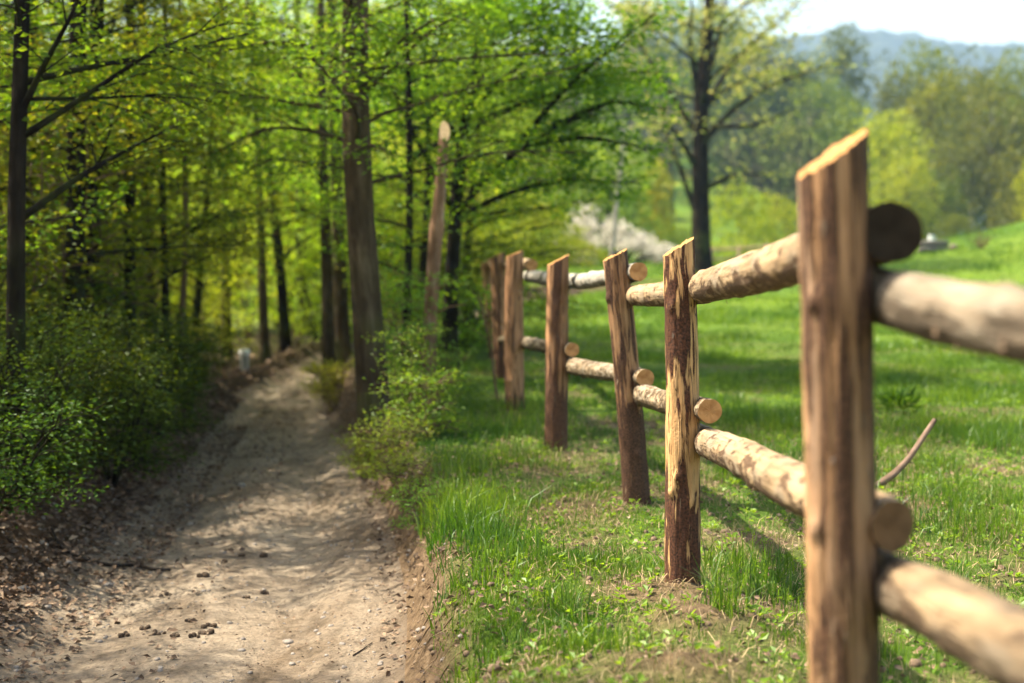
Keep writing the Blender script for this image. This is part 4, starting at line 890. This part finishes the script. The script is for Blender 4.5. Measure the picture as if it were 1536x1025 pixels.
def grass():
    r = np.random.default_rng(9); Vs = []; Fs = []; n0 = 0
    def put(V, F):
        nonlocal n0
        Vs.append(V); Fs.append(F + n0); n0 += len(V)
    for (y0, y1, n, h0, w0) in ((3.2, 6.5, 190000, .036, .0017), (6.5, 10, 190000, .042, .0024), (10, 16, 120000, .05, .0034), (16, 28, 90000, .07, .006), (28, 44, 60000, .075, .010)):
        x, y = frustum_pts(r, n, y0, y1, 2.)
        ok = on_verge(x, y, r); x, y = x[ok], y[ok]
        dn = fbm(x * 1.1, y * 1.1, 0, 91, 4) + .5 * fbm(x * 4.5, y * 4.5, 0, 92, 3)
        verge = ss(1.25, .2, x - XC(y) - W(y)) * ss(14, 10, y)
        bare = 0
        for (mx, my, rr_, hh) in MOUNDS: bare = np.maximum(bare, np.exp(-((x - mx) ** 2 + (y - my) ** 2) / (rr_ * 1.1) ** 2))
        wear = .5 * np.exp(-((x - 1.3) / .6) ** 2 - ((y - 6.2) / 1.3) ** 2) + .3 * np.exp(-((x - 2.6) / .9) ** 2 - ((y - 7.2) / .8) ** 2) + .34 * ss(5.6, 4.2, y) * ss(-.1, .45, x) + .30 * ss(.9, 1.8, x) * ss(15, 9, y) + .25 * np.exp(-((x - 1.2) / .5) ** 2 - ((y - 9.3) / .8) ** 2)
        keep = r.random(len(x)) < np.clip(.36 + 1.5 * dn + .6 * verge + .4 * ss(9, 16, y) - 1.6 * bare - 1.3 * wear, .04, 1)
        x, y, dn, verge = x[keep], y[keep], dn[keep], verge[keep]; eg = np.abs(x - XC(y)) - W(y)
        tuft = ss(.0, .55, fbm(x * 2.2, y * 2.2, 0, 95, 3))
        hgt = h0 * (.5 + .8 * r.random(len(x))) * (.75 + 1.2 * tuft + .35 * np.clip(dn, -.5, 1)) * (1 + .25 * verge) * (.55 + .45 * ss(.15, .7, eg)) * (.55 + .9 * ss(-.35, .4, fbm(x * .9 + 5, y * .9, 0, 97, 3)))
        V, F = blades(r, x, y, hgt, w0 * r.uniform(.7, 1.4, len(x)), .8); put(V, F)
    # taller clumps on the verge
    for (u, d, n, rad, hh) in ((705, 6.75, 380, .22, .19), (660, 6.5, 150, .16, .13), (730, 6.3, 180, .15, .16), (768, 5.9, 160, .16, .13), (690, 5.5, 150, .2, .12), (650, 7.4, 200, .16, .17), (690, 8.2, 220, .2, .17), (790, 8.6, 160, .2, .12), (760, 10, 200, .35, .16), (700, 10.6, 240, .4, .14), (820, 11.6, 150, .3, .14),
                               (1130, 5.6, 160, .16, .14), (1090, 4.85, 60, .05, .17), (1180, 5.2, 130, .2, .11), (850, 5., 90, .1, .11), (720, 4.6, 100, .15, .1), (1380, 5.4, 140, .2, .11), (1480, 6.4, 160, .25, .12), (980, 8.6, 140, .2, .12), (1250, 8.2, 200, .3, .12), (1500, 9.5, 200, .3, .14), (1150, 10.5, 250, .4, .14), (900, 4.4, 80, .12, .1)) + tuple((r.uniform(1080, 1560), r.uniform(6.5, 14), 170, r.uniform(.12, .3), r.uniform(.07, .13)) for q in range(46)):
        n = int(n * 1.5); x = px(u, d) + r.normal(0, rad * .6, n); y = d + r.normal(0, rad, n)
        ok = np.abs(x - XC(y)) > W(y) + .1; x, y = x[ok], y[ok]
        V, F = blades(r, x, y, hh * r.uniform(.5, 1.2, len(x)), .0024 * r.uniform(.7, 1.4, len(x)), 1.0); put(V, F)
    o = mesh_obj("grass", np.concatenate(Vs), np.concatenate(Fs), GRASS, None, True, None, 'stuff'); tag(o, "fresh green grass on the verge and meadow", "grass")
    # withered blades
    x, y = frustum_pts(r, 26000, 3.3, 11, 2.); ok = on_verge(x, y, r); x, y = x[ok], y[ok]
    V, F = blades(r, x, y, .02 + .05 * r.random(len(x)), .0016 * r.uniform(.7, 1.5, len(x)), 2.6)
    o = mesh_obj("dry_grass", V, F, DRYG, None, True, None, 'stuff'); tag(o, "withered straw coloured grass between the green blades", "grass")
    # rosettes of small broad leaves
    LV = Leaves(); x, y = frustum_pts(r, 2600, 3.4, 14, 2.); ok = on_verge(x, y, r) ; x, y = x[ok], y[ok]; z = H(x, y)
    for k in range(7):
        az = r.uniform(0, 6.28, len(x)); rad = r.random(len(x)) * .03
        LV.add(np.stack([x + rad * np.cos(az), y + rad * np.sin(az), z + .008 + .02 * r.random(len(x))], 1), np.stack([np.cos(az), np.sin(az), .3 + .5 * r.random(len(x))], 1), r.uniform(.015, .04, len(x)))
    V, F = LV.mesh(r, .6, .4)
    o = mesh_obj("ground_cover", V, F, LEAF_BRIGHT, None, False, None, 'stuff'); tag(o, "small broad leaved herbs low in the grass", "herbs")
    # yellow flowers on the far meadow
grass()

def litter():
    r = np.random.default_rng(12); LV = Leaves()
    def sp(n, y0, y1, lo, hi, side=-1, szs=(.025, .06)):
        y = (y0 ** 1.6 + (y1 ** 1.6 - y0 ** 1.6) * r.random(n)) ** (1 / 1.6); s = W(y) + lo + (hi - lo) * r.random(n) ** 1.2
        x = XC(y) + side * s; z = H(x, y); az = r.uniform(0, 6.28, n)
        LV.add(np.stack([x, y, z + .004 + .012 * r.random(n)], 1), np.stack([np.cos(az), np.sin(az), r.normal(.1, .25, n)], 1), r.uniform(*szs, n))
    sp(17000, 4, 16, -.12, 1.3); sp(5000, 4, 16, 1.0, 3.); sp(6000, 14, 30, .0, 3.5, szs=(.05, .09)); sp(2600, 4, 16, -.1, .45, 1, (.015, .04)); sp(1100, 4, 17, -.9, 0., -1, (.02, .045)); sp(5200, 4, 15, -1.7, .1, -1, (.006, .02)); sp(2600, 4, 14, -.42, .1, -1, (.02, .05))
    x, y = frustum_pts(r, 4200, 3.4, 11, 2., 650); ok = on_verge(x, y, r); x, y = x[ok], y[ok]; az = r.uniform(0, 6.28, len(x))
    LV.add(np.stack([x, y, H(x, y) + .012], 1), np.stack([np.cos(az), np.sin(az), r.normal(.1, .25, len(x))], 1), r.uniform(.015, .035, len(x)))
    V, F = LV.mesh(r, .7, .6)
    o = mesh_obj("leaf_litter", V, F, island_mat("dead leaf", [(0, (.05, .031, .019)), (.5, (.12, .074, .043)), (.85, (.21, .135, .08)), (1, (.32, .235, .155))]), None, False, None, 'stuff')
    tag(o, "brown dead leaves strewn over the left bank and path edges", "leaf litter")
litter()

def pebble(r, s, fl=.6):
    n, m = 9, 6; th = np.linspace(0, 2 * np.pi, n, endpoint=False); ph = np.linspace(0, np.pi, m)
    T, Q = np.meshgrid(th, ph); d = np.stack([np.sin(Q) * np.cos(T), np.sin(Q) * np.sin(T), np.cos(Q)], -1)
    o = r.uniform(0, 50); rad = 1 + .45 * fbm(d[..., 0] * 1.3 + o, d[..., 1] * 1.3, d[..., 2] * 1.3, 3, 3)
    V = d * rad[..., None] * np.array((1, r.uniform(.6, 1), fl)) * s
    a = r.uniform(0, 6.28); V = V @ np.array([[math.cos(a), -math.sin(a), 0], [math.sin(a), math.cos(a), 0], [0, 0, 1]])
    i = np.arange(m - 1)[:, None] * n; j = np.arange(n)[None]; j2 = (j + 1) % n
    return V.reshape(-1, 3), np.stack([i + n + j, i + n + j2, i + j2, i + j], -1).reshape(-1, 4)
STONE = noise_mat("grey path stone", [(.3, (.12, .10, .085)), (.7, (.30, .265, .225))], 30., .85, .5, .004)
DUNG = noise_mat("dark dung", [(.3, (.03, .019, .011)), (.7, (.085, .053, .028))], 60., .9, 1., .006)
TWIG = bark_mat("dark twig bark", (.018, .014, .012), (.04, .032, .026), (.075, .06, .048), 30.)
def gravel():
    r = np.random.default_rng(14); B = Buf(); n = 4200
    for q in range(n):
        y = (4.2 ** 1.2 + (15 ** 1.2 - 4.2 ** 1.2) * r.random()) ** (1 / 1.2)
        u_ = r.uniform(-1.35, 1.1) if r.random() < .6 else r.choice([-1, 1]) * r.uniform(.55, 1.25)
        x = float(XC(y) + W(y) * u_); s = .003 + .014 * r.random() ** 4
        V, F = pebble(r, s); B.add(V + (x, y, 0), [F])
    V = np.concatenate(B.V); 
    cen = V.reshape(n, -1, 3).mean(1); z = H(cen[:, 0], cen[:, 1]); V = (V.reshape(n, -1, 3) + np.stack([0 * z, 0 * z, z], 1)[:, None]).reshape(-1, 3)
    o = mesh_obj("gravel", V, np.concatenate(B.F), STONE, None, True, None, 'stuff'); tag(o, "fine gravel and grit scattered over the dirt path", "gravel")
gravel()
def crumbs():
    r = np.random.default_rng(24); B = Buf(); xs = []; n = 1500
    for q in range(n):
        if q < 900: y = r.uniform(3.8, 14); x = float(XC(y) + W(y)) + r.uniform(-.12, .42)
        else:
            y = r.uniform(3.4, 9.5); x = r.uniform(.1, .36 * y)
        V, F = pebble(r, .004 + .02 * r.random() ** 3, .75); B.add(V, [F]); xs.append((x, y))
    xs = np.array(xs); z = H(xs[:, 0], xs[:, 1]); V = np.concatenate(B.V).reshape(n, -1, 3) + np.stack([xs[:, 0], xs[:, 1], z], 1)[:, None]
    o = mesh_obj("soil_crumbs", V.reshape(-1, 3), np.concatenate(B.F), noise_mat("crumbly soil", [(.3, (.07, .045, .026)), (.7, (.19, .13, .08))], 40., .95, .8, .005), None, True, None, 'stuff'); tag(o, "crumbled brown soil along the bank and worn grass", "soil")
    B = Buf()
    for q in range(150):
        y = r.uniform(3.8, 13); x = float(XC(y) + W(y)) + r.uniform(.1, .34); p = np.array((x, y, H1(x, y) + .004)); pts = [p]
        for k in range(4):
            p = p + np.array((-r.uniform(.01, .035), r.normal(0, .03), 0)); p[2] = H1(p[0], p[1]) + .004 + .008 * r.random(); pts.append(p.copy())
        B.tube(pts, np.linspace(.0035, .0012, 5) * r.uniform(.5, 1.2), 4)
    o = B.obj("bank_roots", BARK_TAN, None, True, 'stuff'); tag(o, "thin roots hanging from the eroded right bank", "roots")
crumbs()
def zat(u, v):
    ys = np.arange(3., 40, .02); p = np.stack([P(u, v, y) for y in ys]); k = int(np.argmax(p[:, 2] < H(p[:, 0], ys)))
    return p[k, 0], ys[k]
r = np.random.default_rng(15)
for (u, v, s, lab) in [(162, 880, .028, "pale grey stone right of the leaf litter, lowest of the larger ones on the left"), (575, 553 + 0, .0, "")][:1] + [
        (70, 912, .030, "flat pale stone among the leaf litter"), (35, 885, .032, "grey stone at the left edge of the path"), (22, 945, .034, "large grey stone low at the left border"), (100, 845, .024, "grey stone just below the dark stick"), (62, 815, .026, "pale stone higher up the leaf litter slope"),
        (432, 966, .026, "grey flat stone near the middle of the path's front"), (362, 978, .020, "small flat stone left of the path's middle at the front"), (438, 998, .016, "small dark stone at the very front of the path"), (375, 1010, .015, "smallest pale stone at the front edge"), (285, 788, .030, "flat grey stone near the end of the dark stick"),
        (362, 730, .05, "flat stone lying by the left rut of the path"), (570, 1000, .014, "dark stone close to the right bank at the front"), (345, 1022, .012, "tiny stone cut by the lower border")]:
    x, y = zat(u, v); V, F = pebble(r, s, .45); o = mesh_obj("stone", V, F, STONE); o.location = (x, y, H1(x, y) + s * .12); tag(o, lab, "stone", "stones on the path")
for (u, v, s, lab) in [(253, 894, .018, "round dark dung clod highest of the front row"), (184, 956, .019, "dark dung clod furthest left"), (212, 946, .022, "dark dung clod beside the leftmost one"), (285, 933, .018, "dark dung clod above the crumbled heap"), (238, 953, .020, "flat crumbled dung at the left of the heap"),
        (306, 952, .028, "largest crumbled dung heap"), (318, 942, .020, "dung crumb on top of the heap"), (262, 955, .018, "small dung piece between the flat one and the heap"), (292, 957, .020, "dung piece at the foot of the heap"), (305, 866, .026, "dark dung clod alone on the middle of the path"), (397, 892, .022, "dark clod right of the path's middle"), (370, 898, .016, "small dark crumb left of the clod right of middle"), (395, 836, .026, "dark clump on the right half further up"), (341, 827, .018, "small dark crumb far up the middle"), (362, 835, .018, "second small dark crumb far up, right of the other"), (338, 843, .016, "third dark crumb far up, below the other two")]:
    x, y = zat(u, v); B = Buf()
    for q in range(4):
        V, F = pebble(r, s * r.uniform(.45, .8), .8); B.add(V + r.normal(0, s * .45, 3) * (1.3, 1., .25), [F])
    o = B.obj("dung_clod", DUNG); o.location = (x, y, H1(x, y) + s * .3); tag(o, lab, "dung", "dung clods on the path")
# stick on the path, branch in the grass, stake by the far posts
def stick(name, pix, rads, mat, label, cat, lift=.01, twigs=()):
    pts = []
    for u, v, dz in pix:
        x, y = zat(u, v); pts.append(np.array((x, y, H1(x, y) + dz)))
    b = pts[0].copy(); B = Buf(); C = smooth_path([p - b for p in pts], 24, 1)
    B.tube(C, np.interp(np.linspace(0, 1, 24), np.linspace(0, 1, len(rads)), rads), 8, rough=.25, seed=3)
    for f, az, e, l in twigs:
        p = interp_path(C, np.array([f]))[0]; q = p + l * np.array((math.cos(az) * math.cos(e), math.sin(az) * math.cos(e), math.sin(e)))
        B.tube([p, (p + q) / 2 + (0, 0, .01), q], [rads[0] * .5, rads[0] * .35, .001], 5)
    o = B.obj(name, mat); o.location = b; return tag(o, label, cat)
stick("stick", [(77, 808, .05), (90, 828, .03), (118, 842, .012), (165, 852, .01), (205, 852, .01), (232, 858, .012), (256, 859, .012)], [.005, .008, .009, .009, .010, .009], TWIG, "dark crooked stick lying across the left edge of the path", "stick")
stick("twig", [(530, 985, .004), (545, 975, .004), (558, 967, .004)], [.003, .002], TWIG, "thin twig on the dirt near the right bank", "twig")
def branch():
    pts = [P(1302, 728, 7.45), P(1340, 712, 7.5), P(1362, 690, 7.55), P(1385, 655, 7.6), P(1402, 630, 7.65)]
    b = pts[0].copy(); b[2] = H1(b[0], b[1]) + .01; pts[0] = b; pts[1][2] = max(pts[1][2], H1(*pts[1][:2]) + .01)
    B = Buf(); C = smooth_path([p - b for p in pts], 24, 1); B.tube(C, np.linspace(.021, .013, 24), 9, rough=.4, seed=5)
    for f, dx, dz in ((.55, -.02, .06), (.5, .05, -.02), (.3, .03, .05), (.8, .04, .03)):
        p = interp_path(C, np.array([f]))[0]; B.tube([p, p + (dx * .6, .01, dz * .6), p + (dx, .02, dz)], [.005, .004, .001], 5)
    o = B.obj("fallen_branch", bark_mat("bleached branch bark", (.10, .065, .045), (.24, .165, .12), (.40, .30, .23), 30.)); o.location = b; tag(o, "dead branch sticking up from the meadow grass right of the nearest post", "branch")
branch()
def stake():
    a = P(748, 610, 11.7); t_ = P(718, 440, 11.9); a[2] = H1(a[0], a[1]) - .05
    B = Buf(); C = smooth_path([np.zeros(3), (t_ - a) * .5 + (.02, 0, 0), t_ - a], 14, 1); B.tube(C, np.linspace(.013, .006, 14), 7, rough=.2, seed=2)
    for f, dx, dz in ((.6, -.18, .12), (.75, .12, .12), (.9, -.1, .15)):
        p = interp_path(C, np.array([f]))[0]; B.tube([p, p + (dx, .03, dz)], [.005, .002], 5)
    o = B.obj("dead_sapling", BARK_TAN); o.location = a; tag(o, "thin dead sapling stem leaning left of the fence's fifth post", "sapling")
stake()
def dock():
    x, y = px(1350, 10.9), 10.9; o = thing("dock_plant", "clump of broad dark green leaves in the meadow behind the right rails", "plant", (x, y, H1(x, y)))
    r = np.random.default_rng(8); LV = Leaves(); n = 150
    az = r.uniform(0, 6.28, n); e = r.uniform(.1, 1.3, n); rad = r.random(n) * .16
    LV.add(np.stack([rad * np.cos(az), rad * np.sin(az), .02 + r.random(n) * .12], 1), np.stack([np.cos(az) * np.cos(e), np.sin(az) * np.cos(e), np.sin(e)], 1), r.uniform(.05, .12, n))
    V, F = LV.mesh(r, .34, .3); mesh_obj("leaf", V, F, LEAF_DARK, o, False)
dock()
# white capped marker post at the end of the path
def marker():
    x, y = px(366, 17.6), 17.6; z = H1(x, y)
    o = thing("marker_post", "short white capped grey marker post standing where the path ends", "marker post", (x, y, z - .03))
    top = P(366, 528, 17.6)[2] - z + .03; B = Buf()
    B.tube([(0, 0, 0), (0, 0, top * .6), (0, 0, top - .03)], [.058, .057, .056], 20); B.obj("shaft", noise_mat("grey painted post", [(.3, (.25, .25, .24)), (.7, (.42, .42, .4))], 8.), o)
    B = Buf(); h = np.array([(0, 0, top - .03), (0, 0, top + .012), (0, 0, top + .03), (0, 0, top + .036)]); B.tube(h, [.068, .068, .05, .002], 20)
    B.obj("cap", noise_mat("white paint", [(.3, (.72, .73, .72)), (.7, (.84, .84, .83))], 6., .5), o)
marker()
# things far out on the meadow
def far_bits():
    d = 37.; x = px(1398, d); z = H1(x, d)
    o = thing("log_bench", "low grey log bench of two stacked beams on the sunny meadow", "bench", (x, d, z), .1)
    wm = noise_mat("old grey timber", [(.3, (.06, .055, .05)), (.7, (.16, .145, .13))], 9.)
    for nm, zc, l, r_ in (("lower_log", .09, .78, .095), ("upper_log", .25, .82, .065)):
        B = Buf(); B.tube([(-l / 2, 0, zc), (-l / 2 + .005, 0, zc), (0, 0, zc + .01), (l / 2 - .005, 0, zc), (l / 2, 0, zc)], [.01, r_, r_ * 1.03, r_, .01], 14, rough=.1, seed=4); B.obj(nm, wm, o)
    V, F = pebble(np.random.default_rng(2), .17, .6); s = mesh_obj("boulder", V, F, noise_mat("brown boulder", [(.3, (.09, .065, .05)), (.7, (.22, .17, .13))], 8.)); xx = px(1429, d); s.location = (xx, d, H1(xx, d) + .05); tag(s, "small brown boulder right of the grey log bench", "boulder")
    # pale feeding box at the crest
    d = 42.; x = px(1396, d); z = H1(x, d)
    o = thing("field_box", "small white box peeking over the meadow crest behind the log bench", "box", (x, d, z), .3)
    def box(nm, sx, sy, z0, z1, m, tp=1.):
        V = np.array([(a * sx * (tp if c else 1), b * sy * (tp if c else 1), z1 if c else z0) for c in (0, 1) for a, b in ((-1, -1), (1, -1), (1, 1), (-1, 1))], float)
        F = np.array([[3, 2, 1, 0], [4, 5, 6, 7], [0, 1, 5, 4], [1, 2, 6, 5], [2, 3, 7, 6], [3, 0, 4, 7]]); mesh_obj(nm, V, F, m, o, False)
    wp = noise_mat("white box paint", [(.3, (.55, .57, .6)), (.7, (.72, .74, .76))], 4., .6)
    box("body", .07, .07, 0, .2, wp); box("lid", .085, .08, .2, .235, noise_mat("lid paint", [(.3, (.5, .52, .55)), (.7, (.66, .68, .7))], 4., .5), .9)
    # rail fence far behind
    d = 47.; o = thing("rail_fence", "distant low brown rail fence at the foot of the slope", "fence", (px(1065, d), d, 0))
    tm = noise_mat("pale brown timber", [(.3, (.16, .10, .06)), (.7, (.30, .21, .14))], 6.)
    xs = np.linspace(px(985, d), px(1190, d), 6)
    for xx in xs:
        B = Buf(); zz = H1(xx, d); B.tube([(xx - o.location.x, 0, zz - .1), (xx - o.location.x, 0, zz + .86), (xx - o.location.x, 0, zz + .87)], [.06, .055, .004], 8); B.obj("fence_post", tm, o)
    for zc in (.45, .78):
        B = Buf(); B.tube([(xx - o.location.x, -.085, H1(xx, d) + zc) for xx in xs], [.045] * 6, 8); B.obj("fence_rail", tm, o)
    # dry twiggy bush on the crest
    d = 36.; x = px(1470, d); o = thing("dry_bush", "small leafless twiggy bush on the crest of the meadow", "bush", (x, d, H1(x, d) - .02)); r = np.random.default_rng(3); B = Buf()
    for q in range(26):
        az = r.uniform(0, 6.28); e = r.uniform(.6, 1.45); l = r.uniform(.25, .6); v = l * np.array((math.cos(az) * math.cos(e), math.sin(az) * math.cos(e), math.sin(e)))
        B.tube([(0, 0, 0), v * .5 + r.normal(0, .02, 3), v], [.009, .007, .003], 4)
    B.obj("twigs", BARK_TAN, o)
far_bits()

# ------------------------------------------------------------------ the air
def haze():
    x0, x1, y0, y1, z0, z1 = -1200, 1400, -30, 1180, -6, 230
    V = np.array([(x, y, z) for z in (z0, z1) for x, y in ((x0, y0), (x1, y0), (x1, y1), (x0, y1))], float)
    F = np.array([[3, 2, 1, 0], [4, 5, 6, 7], [0, 1, 5, 4], [1, 2, 6, 5], [2, 3, 7, 6], [3, 0, 4, 7]])
    m, out, N, Lk = M("pale spring haze"); pv = N('VolumePrincipled'); pv.inputs['Color'].default_value = (.38, .64, 1, 1); pv.inputs['Density'].default_value = .00042; pv.inputs['Anisotropy'].default_value = .2
    Lk(pv.outputs[0], out.inputs['Volume'])
    mesh_obj("haze", V, F, m, None, False, None, 'stuff')
haze()
